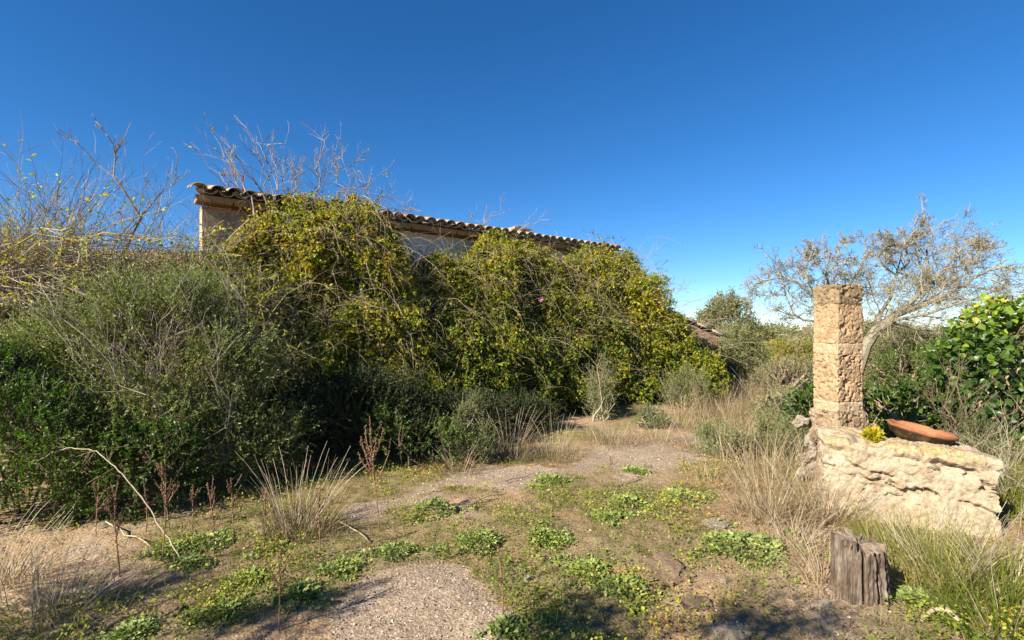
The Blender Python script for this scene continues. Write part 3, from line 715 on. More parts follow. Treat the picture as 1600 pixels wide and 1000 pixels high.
# ================================================================== CREEPER ON THE HOUSE
TOPX = [0, .35, 1.06, 1.7, 2.3, 2.75, 3.05, 3.6, 4.13, 4.7, 5.67, 6.1, 6.55, 7.0, 7.53, 9.09, 9.6]
TOPZ = [2.60, 2.75, 3.62, 3.85, 3.9, 3.45, 2.85, 2.80, 2.90, 3.36, 3.42, 3.30, 3.12, 3.25, 3.45, 3.6, 3.45]
def creeper(name, label, s0, s1, n, tint, seed, gap=.2, dry=.25, pos_tint=None):
    t = thing(name, label, 'creeper', 'creeper masses on the house', loc=(*fac((s0 + s1) / 2, .7, 0)[:2],0))
    org = t.location; al, ac = Acc(), Acc()
    s = rng.uniform(s0, s1, n); top = np.interp(s, TOPX, TOPZ) + (fbm(p3(s, s * 0), 2.2, 3, seed) - .5) * .5
    h = top * rng.uniform(0.02, 1, n) ** .8
    rel = h / top
    om = (.35 + 1.15 * np.clip(1 - rel, 0, 1) ** .8) * (1 + 1.2 * (fbm(p3(s, h, 0), 2.2, 4, seed + 2) - .5)) * np.interp(s, [0, 1, 8, 9.6], [.75, 1, 1, .8])
    o = (om + .25 * (1 - rel)) * (1 - np.abs(rng.normal(0, .17, n))) - .10
    o = o + .40 * np.exp(-((s - 3.4) / .9) ** 2) * (1 - .6 * rel)
    over = top > 3.55; o = np.where(over & (rel > .93), o - rng.uniform(0, .6, n), o)
    P = fac(s, o, h); keep = vn(P, 3.4, seed + 5) > gap * .8
    # keep wall patches nearly bare under the eave
    P, s, h, o = P[keep], s[keep], h[keep], o[keep]; N = len(P)
    d = np.tile(A(NN[0], NN[1], .15), (N, 1)) * .8 + .65 * rng.normal(size=(N, 3)); L = rng.uniform(.15, .45, N)
    pts = curve(P - nrmz(d) * .1, d, L, 5, .2, .22)
    tubes(ac, pts, .0026, .0015, 3, np.clip(rng.normal(.4, .2, N), 0, 1))
    tf = lambda p: tint + .40 * (fbm(p, 1.8, 4, seed + 8) - .5) + .35 * (vn(p, 7, seed + 9) - .5) + rng.normal(0, .13, len(p)) + .12 * np.clip((p[:, 2] - 1.6) / 1.5, -1, 1)
    leaves_on(al, pts, 11, .052, LEAF4, lambda p: np.where(rng.random(len(p)) < .06, rng.uniform(.88, 1, len(p)), tf(p)), 0, .15, 1.0, .45, 1.1, .15)
    build('foliage', al, M['creeper'], t, origin=org, kind='stuff'); build('vine_stems', ac, M['darktwig'], t, origin=org, kind='stuff')
    # long dry vines hanging and arching over the face
    nd = int(44 * (s1 - s0) * dry); ad = Acc()
    ss = rng.uniform(s0, s1, nd); hh = np.interp(ss, TOPX, TOPZ) * rng.uniform(.35, 1.0, nd); om2 = .5 + .9 * np.clip(1 - hh / 3.5, 0, 1)
    P = fac(ss, om2 * rng.uniform(.75, 1.15, nd), hh); dd = np.stack([U[0] * rng.normal(0, 1, nd) + NN[0] * .5, U[1] * rng.normal(0, 1, nd) + NN[1] * .5, rng.uniform(-.3, 1.1, nd)], -1)
    pv = curve(P, dd, rng.uniform(.3, 1.3, nd), 10, .15, .16); tubes(ad, pv, rng.uniform(.002, .0048, nd), .0012, 4, np.clip(rng.normal(.6, .25, nd), 0, 1))
    c2, _, _ = children(pv, 4, .3, 1, .9, .35, 6, .2, .05); tubes(ad, c2, .002, .0009, 3, .45)
    q = rng.choice(N, 1000); pt = pts[q, 2] + A(NN[0], NN[1], .1) * .05; dt = rng.normal(size=(1000, 3)) + A(NN[0], NN[1], .2) * .3
    tg = curve(pt, dt, rng.uniform(.2, .75, 1000), 6, .22, .06); tubes(ad, tg, rng.uniform(.0014, .0028, 1000), .001, 3, np.clip(rng.normal(.5, .25, 1000), 0, 1))
    build('dry_vines', ad, M['vine'], t, origin=org, kind='stuff')
    return t
creeper('creeper', 'yellowing creeper climbing over the eave at the brown wall corner, with bare stems', -.15, 3.0, 8800, .57, 501, .20, 2.4)
creeper('creeper', 'dark green creeper below the white wall patches in the middle of the facade', 2.7, 6.4, 9400, .48, 521, .16, 1.5)
creeper('creeper', 'yellow-green leafy creeper covering the end of the roof nearest the outbuilding', 6.2, 9.3, 8400, .51, 541, .14, 1.2)

def lobed_creeper(label, lobes, n, tint, seed):
    t = thing('creeper', label, 'creeper', 'creeper masses on the house', loc=(lobes[0][0], lobes[0][1], 0)); org = t.location; al, ac = Acc(), Acc()
    tf = lambda p: tint + .40 * (fbm(p, 1.8, 4, seed + 8) - .5) + .35 * (vn(p, 7, seed) - .5) + rng.normal(0, .13, len(p)) + .1 * np.clip(p[:, 2] - 1.2, -1, 1)
    bush(al, ac, lobes, n, .35, 10, .054, LEAF4, tf, .1, .22, .22, 2.5, .2, .2, .0026, seed, .35, 1.6, 1.0, .45, 1.1, .7, .2)
    build('foliage', al, M['creeper'], t, origin=org, kind='stuff'); build('vine_stems', ac, M['darktwig'], t, origin=org, kind='stuff')
    ad = Acc(); P, o = sample_lobes(lobes, 60, .05, -.1, .3, 1.6, seed); pv = curve(P, o + A(.4, -.3, .5), rng.uniform(.5, 1.4, len(P)), 10, .12, .12)
    tubes(ad, pv, .005, .0018, 4, .6); c2, _, _ = children(pv, 5, .3, 1, .8, .35, 6, .15, .02); tubes(ad, c2, .0028, .001, 3, .55)
    build('dry_vines', ad, M['twig'], t, origin=org, kind='stuff'); return t
lobed_creeper('rounded golden-green creeper mound spilling off the far house corner', [(2.9, 11.9, 1.35, .9, .9, 1.7), (3.6, 11.7, .9, .68, .6, 1.1), (4.15, 11.5, .45, .65, .6, .72)], 6400, .54, 561)

# ---- leaning bare shrubs seen against the sky
def bare_shrub(name, label, group, base, tips, mat, r=.012, nsub=(7, 4), lens=(.42, .38), ang=.6, wob=.09, arch=.1, cat='bare shrub', leaf=None, org=None, up=.25, K=9):
    org = np.asarray(base).mean(0) if org is None else org
    t = thing(name, label, cat, group, loc=(org[0], org[1], org[2]))
    a = Acc(); p0 = stems(a, base, tips, K, r, wob * .4, arch, 5, .3)
    p1, i1, _ = children(p0, nsub[0], .25, .98, ang, lens[0], 7, wob, 0, up); tubes(a, p1, r * .42, r * .15, 4, np.clip(rng.normal(.5, .2, len(p1)), 0, 1))
    p2, _, _ = children(p1, nsub[1], .2, 1, ang, lens[1], 5, wob, 0, up * .6); tubes(a, p2, r * .2, r * .09, 3, np.clip(rng.normal(.5, .2, len(p2)), 0, 1))
    build('branches', a, mat, t, origin=org)
    if leaf:
        al = Acc(); k = rng.random(len(p1)) < leaf[0]; k[:2] = True; leaves_on(al, p1[k], leaf[1], .055, LEAF4, lambda p: rng.normal(leaf[2], .1, len(p)), 0, .3, 1., .4, 1, .2)
        build('leaves', al, M['creeper'], t, origin=org, kind='stuff')
    return t
def pxs(L): return np.array([PX(*q) for q in L])
rb = [fac(s, .1, zz)[()] for s, zz in ((.75, 3.3), (1.0, 3.4), (1.3, 3.4), (1.6, 3.5), (2.0, 3.5), (2.4, 3.4))]
bare_shrub('bare_shrub', 'tall leafless shrub fanning up above the tiles next to the rusty pole', 'leafless shrubs above the roof line', [rb[0]] * 3 + [rb[1]] * 4,
           pxs([(298, 222, 7.9), (330, 205, 7.8), (352, 215, 7.7), (385, 198, 7.8), (402, 195, 7.9), (430, 235, 7.9), (365, 240, 7.4)]), M['twig'], .012, (7, 4), (.42, .4), .55, .08, .02, leaf=(.08, 2, .62), K=8)
bare_shrub('bare_shrub', 'leafless tangle of pale twigs over the yellow creeper crest', 'leafless shrubs above the roof line', [rb[2]] * 3 + [rb[3]] * 3 + [rb[4]] * 4 + [rb[5]] * 3,
           pxs([(440, 225, 8), (470, 245, 8), (455, 260, 8.2), (515, 210, 8.3), (545, 225, 8.4), (500, 250, 8.2), (530, 260, 8.6), (575, 250, 8.6), (600, 260, 8.8), (560, 290, 8.5), (610, 295, 8.8), (640, 325, 9), (655, 322, 9.1)]), M['twig'], .011, (8, 4), (.45, .4), .65, .12, .12, leaf=(.12, 3, .65), K=8)
bare_shrub('bare_shrub', 'few dry white twigs sticking up behind the tiles before the chimney', 'leafless shrubs above the roof line', [fac(4.9, -.6, 3.65)[()]] * 2 + [fac(5.3, -.7, 3.7)[()]] * 3 + [fac(5.7, -.5, 3.7)[()]] * 2,
           pxs([(745, 325, 10.9), (720, 345, 10.8), (760, 320, 11.3), (790, 312, 11.4), (780, 335, 11.2), (840, 335, 11.4), (858, 343, 11.4)]), M['twig'], .010, (4, 3), (.32, .35), .5, .1, .12, K=7)
bare_shrub('bare_shrub', 'wispy dark-leaved sprays reaching past the house corner over the golden mound', 'leafless shrubs above the roof line', [fac(8.4, .2, 3.3)[()]] * 4 + [fac(9.2, .2, 2.9)[()]] * 5,
           pxs([(915, 360, 12.2), (945, 355, 12.5), (975, 370, 12.6), (990, 390, 12.6), (1000, 400, 12.6), (1040, 410, 12.6), (1055, 432, 12.5), (1075, 447, 12.4), (1045, 465, 12.3)]), M['darktwig'], .008, (5, 3), (.35, .35), .5, .1, .08, leaf=(.4, 3, .2), K=7)

# ---- the thicket at the left edge: arching canes against the sky
tb = np.array([[-6.9, 6.3, .0], [-6.0, 6.4, .0], [-5.4, 6.6, 0], [-6.5, 7.0, 0], [-7.6, 6.8, 0], [-5.0, 6.9, 0]])
tips = pxs([(110, 212, 6.4), (160, 192, 6.4), (205, 190, 6.3)])
hb = Acc(); org = A(-5.6, 6.6, 0)
big = thing('bare_shrub', 'tallest bare forked branch rising out of the thicket into the sky', 'bare shrub', 'leafless thicket beside the house', loc=org)
def pl(px, K=None): return np.array([px])
main = pxs([(185, 470, 6.6), (190, 400, 6.5), (220, 340, 6.45), (195, 300, 6.4), (178, 276, 6.4)])
f1 = pxs([(178, 276, 6.4), (150, 255, 6.4), (135, 238, 6.35), (118, 222, 6.3), (103, 212, 6.3)])
f2 = pxs([(178, 276, 6.4), (179, 255, 6.4), (180, 240, 6.4), (192, 222, 6.4), (204, 192, 6.4)])
f3 = pxs([(180, 240, 6.4), (176, 225, 6.35), (168, 212, 6.3), (160, 202, 6.3), (150, 188, 6.3)])
g1 = pxs([(215, 345, 6.5), (240, 315, 6.5), (255, 298, 6.5), (272, 288, 6.5), (278, 245, 6.5)])
tubes(hb, main[None], .018, .011, 6, .2); tubes(hb, f1[None], .009, .003, 5, .3); tubes(hb, np.array([f2, f3]), .009, .003, 5, .5); tubes(hb, g1[None], .009, .003, 5, .4)
allp = np.concatenate([main[None], f1[None], f2[None], f3[None], g1[None]]); c1, _, _ = children(allp, 9, .2, 1, .7, .32, 5, .1, 0, .3); tubes(hb, c1, .005, .0018, 4, .5)
c2, _, _ = children(c1, 3, .3, 1, .6, .4, 4, .1, 0, .2); tubes(hb, c2, .003, .0012, 3, .5)
build('branches', hb, M['twig'], big, origin=org)
tips = np.stack([rng.uniform(-7.4, -3.95, 80), rng.uniform(5.9, 7.0, 80), rng.uniform(2.0, 3.25, 80)], -1)
bare_shrub('bare_thicket', 'dense leafless thicket of thin grey stems between the house corner and the picture edge', 'leafless thicket beside the house', tb, tips, M['twig'], .010, (10, 5), (.42, .38), .6, .12, .10, 'thicket', leaf=(.05, 3, .68), org=A(-6, 6.6, 0))
tips = np.stack([rng.uniform(-7.4, -3.9, 110), rng.uniform(5.2, 6.4, 110), rng.uniform(1.8, 2.65, 110)], -1)
bb = np.stack([rng.uniform(-7.5, -5.6, 12), rng.uniform(5.6, 6.6, 12), rng.uniform(1.2, 2.2, 12)], -1)
bare_shrub('arching_shrub', 'tangle of sunlit golden arching stems with yellow leaves above the olive bush', 'leafless thicket beside the house', bb, tips, M['lichen_twig'], .013, (7, 4), (.5, .4), .7, .14, .22, 'thicket', leaf=(.55, 7, .72), org=A(-6, 6, 0), up=0)

bt = thing('bramble_thicket', 'brown and gold bramble mass between the olive bush and the brown house corner', 'thicket', 'leafless thicket beside the house', loc=(-5.2, 6.5, 0)); al, ac = Acc(), Acc()
bush(al, ac, [(-6.6, 6.4, 1.5, 1.0, .7, 1.25), (-5.4, 6.5, 1.45, 1.0, .7, 1.2), (-4.3, 6.6, 1.5, .9, .6, 1.25), (-3.5, 6.5, 1.3, .8, .6, 1.1)], 3000, .75, 6, .05, LEAF4, lambda p: rng.normal(.62, .16, len(p)), .5, .25, .25, 2.2, .2, .08, .0045, 651, .4, 1.5, 1.0, .45, 1., .9, .2)
c_ = rng.random(1)
build('foliage', al, M['creeper'], bt, origin=bt.location, kind='stuff'); build('stems', ac, M['lichen_twig'], bt, origin=bt.location, kind='stuff')

# ================================================================== BUSHES BEFORE THE HOUSE
def leafy(name, label, cat, group, lobes, n, leafm, twigm, base_n=10, **kw):
    lo = np.array(lobes); org = A(lo[:, 0].mean(), lo[:, 1].mean(), 0); t = thing(name, label, cat, group, loc=org)
    al, ac = Acc(), Acc(); bush(al, ac, lobes, n, **kw)
    P, o = sample_lobes(lobes, base_n * 3, .15, -.2, .2, 2, 3); P = P[:base_n * 2]
    b = np.stack([org[0] + rng.normal(0, .18, len(P)), org[1] + rng.normal(0, .15, len(P)), np.full(len(P), -.05)], -1); b += (P - b) * A(.35, .35, 0)
    stems(ac, b, P, 6, .016, .05, .08, 4, .2)
    build('foliage', al, leafm, t, origin=org, kind='stuff'); build('stems', ac, twigm, t, origin=org, kind='stuff'); return t
tn_ = lambda m, s, f=2.0, sd=700: (lambda p: m + s * 2 * (fbm(p, f, 3, sd) - .5) + rng.normal(0, .13, len(p)))
# wild olive, the big grey-green one
leafy('olive_bush', 'big grey-green wild olive bush with fine narrow leaves at the thicket foot', 'bush', None,
      [(-3.5, 5.25, 1.3, .75, .7, .85), (-3.05, 5.3, .95, .6, .6, .75), (-4.3, 5.3, 1.0, .75, .7, .8), (-3.7, 5.0, .6, 1.0, .7, .6), (-2.8, 5.3, .45, .6, .6, .5), (-3.25, 5.1, 1.7, .38, .35, .5), (-5.0, 5.4, 1.0, .6, .6, .7), (-3.9, 5.1, 1.55, .32, .3, .5), (-2.75, 5.2, 1.2, .3, .3, .42), (-4.6, 5.2, 1.35, .35, .3, .45)], 7400, M['olive'], M['darktwig'],
      14, twig=.52, per=22, leaf=.037, tpl=LEAF2, tintf=tn_(.58, .35), up=.8, shell=.22, gap=.40, gapf=2.4, wob=.10, tr=.0022, seed=711, rough=.5, nf=1.8, ang=.75, upn=.5, widen=1.0, spread=.5)
bare_shrub('bare_shrub', 'dead grey twigs poking through the face of the wild olive bush', 'leafless thicket beside the house', np.array([[-3.4, 5.0, .3], [-2.8, 5.0, .3], [-3.9, 4.9, .3]]),
           np.stack([rng.uniform(-4.8, -2.6, 46), rng.uniform(4.35, 5.3, 46), rng.uniform(.9, 2.25, 46)], -1), M['twig'], .008, (6, 4), (.42, .4), .55, .1, .05, org=A(-3.4, 5.0, 0), up=.3)
leafy('leafy_bush', 'glossy bright-green bush low beside the olive bush at the dead cane', 'bush', None,
      [(-4.05, 4.35, .55, .75, .55, .65), (-3.35, 4.55, .35, .6, .5, .45), (-4.7, 4.5, .8, .7, .6, .85)], 4200, M['green'], M['darktwig'], 10,
      twig=.26, per=11, leaf=.036, tpl=LEAF4, tintf=tn_(.33, .4, 2.5, 720), up=.35, shell=.25, gap=.22, gapf=3, wob=.12, tr=.0025, seed=721, rough=.35, nf=2, ang=.8, upn=.7, widen=.8)
leafy('evergreen_bush', 'dark evergreen bush under the creeper, its leaf colour lowered to paint the shade', 'bush', None,
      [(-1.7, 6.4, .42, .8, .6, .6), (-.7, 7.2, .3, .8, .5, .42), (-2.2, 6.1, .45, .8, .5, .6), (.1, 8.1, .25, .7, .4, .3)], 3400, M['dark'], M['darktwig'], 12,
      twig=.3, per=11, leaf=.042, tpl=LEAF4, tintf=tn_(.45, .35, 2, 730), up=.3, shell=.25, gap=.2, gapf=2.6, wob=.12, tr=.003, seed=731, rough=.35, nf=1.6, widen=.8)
leafy('evergreen_bush', 'small lit glossy bush poking from the shade behind the tallest dock weed', 'bush', None,
      [(-1.3, 6.0, .42, .5, .35, .30), (-.85, 6.1, .3, .4, .3, .25)], 420, M['green'], M['darktwig'], 4,
      twig=.25, per=10, leaf=.038, tpl=LEAF4, tintf=tn_(.55, .3, 2, 740), up=.4, gap=.3, seed=741, widen=.8)
def spiny(label, px, py, wpx, hpx, n, tint=.5, seed=0, mat='scrub', per=12, leaf=.022, twig=.24, lean=0):
    g = G(px, py); k = g[1] / 800; w_, h_ = wpx * k / 2, hpx * k
    q = np.random.default_rng(seed); lob = [(g[0], g[1], h_ * .22, w_ * .75, w_ * .6, h_ * .3)]
    for _ in range(7):
        hh = q.uniform(.2, .72); lob.append((g[0] + q.uniform(-.75, .75) * w_ * (1.1 - hh), g[1] + q.uniform(-.5, .5) * w_, h_ * hh, w_ * q.uniform(.22, .42), w_ * q.uniform(.2, .4), h_ * q.uniform(.16, .3)))
    return leafy('spiny_bush', label, 'bush', 'small spiny bushes along the creeper foot', lob, int(n * 1.15), M[mat], M['lichen_twig'], 6,
                 twig=twig, per=int(per * 1.5), leaf=leaf * 1.35, tpl=LEAF2, tintf=tn_(tint, .3, 4, seed), up=.75, shell=.45, gap=.3, gapf=4, wob=.15, tr=.002, seed=seed, rough=.4, nf=3, ang=.7, spread=.4, upn=.4, widen=.9)
spiny('twiggy olive-green bush at the track edge before the dark evergreen bush', 728, 722, 95, 115, 700, .5, 751)
spiny('upright silvery shoot-like bush against the dark creeper foot', 938, 655, 62, 112, 420, .55, 752, twig=.38)
spiny('wide grey-green thorny bush at the foot of the golden creeper mound', 1072, 640, 105, 85, 700, .5, 753, twig=.34)
spiny('low dull green bush sprawled at the track end under the golden mound', 1020, 668, 90, 40, 420, .5, 754)
spiny('ragged green bush touching the pillar footing', 1215, 712, 105, 75, 650, .7, 755)
spiny('low green broom on the verge between the track and the pale dry tuft', 1130, 712, 130, 48, 600, .7, 756)
spiny('sparse grey bush in front of the ivy tree, right behind the stone block', 1545, 720, 120, 70, 700, .5, 757)

# ================================================================== TREES AND SCRUB BEYOND
def far_bush(name, label, group, lobes, n, mat, leaf, twig, tint, seed, tpl=LEAF2, per=9, up=.4, trunk=None, cat='tree', gap=.25, wob=.12):
    lo = np.array(lobes); org = A(lo[0, 0], lo[0, 1], 0); t = thing(name, label, cat, group, loc=org); al, ac = Acc(), Acc()
    bush(al, ac, lobes, n, twig, per, leaf, tpl, tn_(tint, .35, .9, seed), up, .2, gap, 1.6, wob, 0, .006, seed, .4, 1.1, .9, .6, 1.2)
    build('crown', al, M[mat], t, origin=org, kind='stuff')
    P, o = sample_lobes(lobes, 26, .3, -.2, .2, 2, seed); b = np.tile(org + A(0, 0, -.1), (len(P), 1)) + rng.normal(0, .15, (len(P), 3)) * A(1, 1, 0)
    stems(ac, b, P, 6, .05 if trunk is None else trunk, .08, .05, 5, .2)
    build('trunk', ac, M['bark'], t, origin=org); return t
far_bush('holm_oak', 'rounded grey-green tree standing tallest beyond the outbuilding', 'trees and scrub beyond the yard', [(9.05, 22, 1.5, 1.45, 1.3, 1.4), (8.1, 22, 1.0, .6, .7, .7), (9.9, 22.2, .9, .65, .7, .7)], 2600, 'oak', .11, .5, .55, 801)
far_bush('scrub_bush', 'dense olive-green bush beside the outbuilding wall below the rounded tree', 'trees and scrub beyond the yard', [(6.9, 16, .75, .95, .8, 1.0), (6.2, 15.4, .5, .7, .6, .75), (7.6, 16.4, .5, .7, .6, .75)], 2200, 'olive', .07, .4, .5, 802)
far_bush('scrub_bush', 'yellowish scrub bush between the rounded tree and the pillar', 'trees and scrub beyond the yard', [(9.7, 18, .5, 1.1, .9, .7), (10.8, 18.5, .6, .9, .8, .8)], 1900, 'creeper', .07, .45, .6, 803)
far_bush('scrub_bush', 'brown-green bush seen past the pillar edge under the bare tree limbs', 'trees and scrub beyond the yard', [(12.0, 20, .7, 1.2, 1, .8), (13.4, 20, .7, 1.2, 1.0, .85)], 1700, 'scrub', .09, .5, .4, 804)
far_bush('scrub_bush', 'dark green bush around the foot of the bare tree', 'trees and scrub beyond the yard', [(8.9, 11.6, .45, .9, .7, .7), (9.9, 12, .5, .8, .7, .75)], 1900, 'green', .07, .35, .35, 805)
far_bush('scrub_bush', 'grey-brown twiggy bush behind the bare tree trunk', 'trees and scrub beyond the yard', [(12.2, 15.6, .7, 1.4, 1, .85), (14, 15.8, .7, 1.2, 1, .85)], 1900, 'scrub', .08, .5, .62, 806)
far_bush('scrub_bush', 'broad hazy olive bush on the skyline behind the ivy tree', 'trees and scrub beyond the yard', [(17.5, 19, .8, 2.2, 1.2, .95), (20.5, 19.5, .8, 2, 1.2, .95)], 2200, 'oak', .10, .5, .5, 807)
far_bush('scrub_bush', 'low green bush just behind the pillar and yellow succulent', 'trees and scrub beyond the yard', [(5.0, 7.0, .35, .6, .5, .42), (5.7, 7.2, .35, .6, .5, .45), (4.5, 7.4, .35, .45, .4, .42)], 900, 'ivy', .075, .3, .45, 808, tpl=LEAF6)
far_bush('scrub_bush', 'light green low bush in the straw grass left of the pillar', 'trees and scrub beyond the yard', [(5.2, 9.6, .18, .5, .4, .28), (4.7, 9.2, .12, .4, .4, .22)], 500, 'scrub', .05, .3, .6, 811)
far_bush('scrub_bush', 'tawny twiggy bush in the field between outbuilding and pillar', 'trees and scrub beyond the yard', [(6.4, 12.2, .35, .8, .6, .45), (7.2, 12.8, .35, .7, .6, .5)], 900, 'scrub', .05, .35, .75, 812)
for i, (xx, yy, rr, zz, lab) in enumerate([(16, 34, 2.4, 1.1, 'distant grey scrub bush on the skyline left of the pillar top'), (4, 46, 3, 1.6, 'distant scrub bush behind the house'), (26, 36, 3, 1.3, 'distant scrub bush far behind the bare tree')]):
    far_bush('scrub_bush', lab, 'trees and scrub beyond the yard', [(xx, yy, zz * .6, rr, rr * .7, zz), (xx + rr, yy + 1, zz * .5, rr * .8, rr * .6, zz * .8)], 1500, 'oak', .18, .8, .5, 820 + i)
# far-off wood closing the horizon all round
fw = Acc(); ft = Acc(); lob = []
for q in range(140):
    an_ = rng.uniform(-.35, math.pi + .35); rr = rng.uniform(48, 90); lob.append((math.cos(an_) * rr, math.sin(an_) * rr, .9, rng.uniform(2, 4.5), rng.uniform(2, 4), rng.uniform(.7, 1.4)))
bush(fw, ft, lob, 14000, 1.2, 5, .40, LEAF2, tn_(.5, .3, .2, 830), .4, .2, .2, .8, .1, 0, .01, 831, .3, .5, .9, .6, 1.3)
tag(build('woodland', fw, M['oak'], kind='stuff'), 'far-off belt of grey-green scrub along the horizon', 'woodland')

# ---- the bare tree
bt0 = A(8.1, 12.0, 0); bare = thing('bare_tree', 'spreading leafless tree with lichened limbs behind the pillar', 'tree', loc=bt0)
def bpx(L, Y0=12.0): return np.array([PX(a_, b_, c_) for a_, b_, c_ in L])
acc = Acc(); 
limbs = []
trunk = bpx([(1318, 655, 12), (1335, 590, 12), (1352, 540, 12), (1368, 518, 12), (1395, 495, 12)]); tubes(acc, trunk[None], .17, .10, 9, .5)
L5 = [[(1395, 495, 12), (1425, 470, 12), (1450, 445, 12.1), (1475, 420, 12.2), (1500, 390, 12.2)],
      [(1395, 495, 12), (1440, 478, 11.8), (1490, 455, 11.6), (1530, 430, 11.4), (1575, 405, 11.2)],
      [(1368, 518, 12), (1375, 490, 12.2), (1392, 465, 12.4), (1400, 430, 12.6), (1410, 395, 12.8)],
      [(1395, 495, 12), (1432, 462, 12.4), (1450, 420, 12.8), (1448, 390, 13), (1460, 365, 13.2)],
      [(1368, 518, 12), (1400, 500, 11.5), (1450, 490, 11), (1510, 470, 10.8), (1590, 462, 10.6)],
      [(1352, 540, 12), (1320, 505, 12.3), (1305, 470, 12.5), (1290, 430, 12.6), (1300, 390, 12.8)],
      [(1345, 555, 12), (1300, 505, 12), (1255, 500, 12), (1240, 490, 12), (1225, 455, 12)],
      [(1320, 505, 12.3), (1275, 465, 12.2), (1245, 440, 12.2), (1215, 435, 12.2), (1185, 440, 12.2)],
      [(1305, 470, 12.5), (1330, 440, 12.8), (1345, 420, 13), (1350, 400, 13.2), (1355, 385, 13.3)],
      [(1395, 495, 12), (1420, 480, 12.6), (1455, 468, 13.0), (1490, 440, 13.3), (1535, 412, 13.4)],
      [(1400, 430, 12.6), (1380, 415, 12.5), (1372, 400, 12.4), (1380, 385, 12.3), (1385, 372, 12.2)],
      [(1475, 420, 12.2), (1500, 415, 12.0), (1515, 395, 11.9), (1530, 385, 11.8), (1545, 372, 11.8)],
      [(1275, 465, 12.2), (1262, 440, 12.0), (1258, 420, 12.0), (1265, 405, 11.9), (1275, 392, 11.9)],
      [(1290, 430, 12.6), (1310, 410, 12.4), (1330, 400, 12.4), (1320, 385, 12.4), (1325, 375, 12.4)],
      [(1400, 430, 12.6), (1420, 410, 12.6), (1415, 385, 12.6), (1425, 365, 12.6), (1440, 352, 12.6)]]
P0 = np.array([bpx(q) for q in L5]); tubes(acc, P0, A(.075, .065, .06, .06, .05, .06, .04, .035, .035, .04, .025, .03, .025, .022, .03), .010, 7, .5)
p1, _, _ = children(P0, 12, .15, 1, .95, .46, 7, .18, 0, .05); tubes(acc, p1, .013, .005, 5, np.clip(rng.normal(.6, .25, len(p1)), 0, 1))
p2, _, _ = children(p1, 8, .12, 1, .9, .55, 6, .2, 0, .02); tubes(acc, p2, .006, .0025, 4, np.clip(rng.normal(.6, .25, len(p2)), 0, 1))
p3_, _, _ = children(p2, 7, .12, 1, .85, .58, 5, .18, 0, .0); tubes(acc, p3_, .0044, .0026, 3, np.clip(rng.normal(.55, .25, len(p3_)), 0, 1))
p4, _, _ = children(p3_[rng.random(len(p3_)) < .55], 4, .2, 1, .7, .55, 4, .14); tubes(acc, p4, .0034, .0022, 3, np.clip(rng.normal(.5, .2, len(p4)), 0, 1))
build('limbs', acc, M['treebark'], bare, origin=bt0)

# ---- ivy tree on the right: large glossy leaves, the nearest 300 each a leaf of its own
iv0 = A(6.5, 6.9, 0); ivt = thing('ivy_tree', 'dense small tree with big glossy green leaves behind the stone block', 'tree', loc=iv0)
lob = [(6.65, 6.9, 1.35, .75, .7, .62), (6.2, 6.8, .95, .65, .6, .6), (7.3, 6.9, 1.3, .8, .7, .75), (6.4, 6.7, .5, .8, .6, .5), (7.4, 6.9, .6, .9, .7, .6), (6.45, 6.7, 1.72, .35, .35, .28)]
P, o = sample_lobes(lob, 5200, .2, -.6, .3, 2.2, 851, .18, 2.5)
d = o * .5 + .6 * rng.normal(size=P.shape) + A(0, 0, -.35); n_ = o * .9 + A(0, -.1, .6) + .45 * rng.normal(size=P.shape)
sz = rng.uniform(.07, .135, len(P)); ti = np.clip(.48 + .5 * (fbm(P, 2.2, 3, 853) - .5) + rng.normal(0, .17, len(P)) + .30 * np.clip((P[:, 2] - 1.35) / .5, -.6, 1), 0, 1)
cam_d2 = np.hypot(P[:, 0], P[:, 1]); vis = (P[:, 0] / P[:, 1] < 1.02) ; order = np.argsort(np.where(vis, cam_d2, 99) - sz * 6); first = order[:290]; others = order[290:]
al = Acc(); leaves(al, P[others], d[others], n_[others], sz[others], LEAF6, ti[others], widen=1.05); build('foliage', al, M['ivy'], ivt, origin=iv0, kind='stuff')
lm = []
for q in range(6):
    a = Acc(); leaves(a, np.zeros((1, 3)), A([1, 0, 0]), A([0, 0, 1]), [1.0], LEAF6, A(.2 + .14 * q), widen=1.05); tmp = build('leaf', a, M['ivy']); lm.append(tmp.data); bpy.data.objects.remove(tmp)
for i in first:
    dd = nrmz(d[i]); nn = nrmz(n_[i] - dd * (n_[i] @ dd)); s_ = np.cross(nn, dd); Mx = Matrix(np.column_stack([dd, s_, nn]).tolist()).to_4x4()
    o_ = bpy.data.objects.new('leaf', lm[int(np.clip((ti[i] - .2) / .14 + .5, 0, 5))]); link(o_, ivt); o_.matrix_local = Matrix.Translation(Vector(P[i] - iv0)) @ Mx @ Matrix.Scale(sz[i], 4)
ac = Acc(); pt, _ = sample_lobes(lob, 40, .3, -.3, .2, 2, 5); stems(ac, np.tile(iv0, (len(pt), 1)) + rng.normal(0, .08, (len(pt), 3)) * A(1, 1, 0), pt, 7, .035, .05, .05, 6, .2); build('trunk', ac, M['bark'], ivt, origin=iv0)

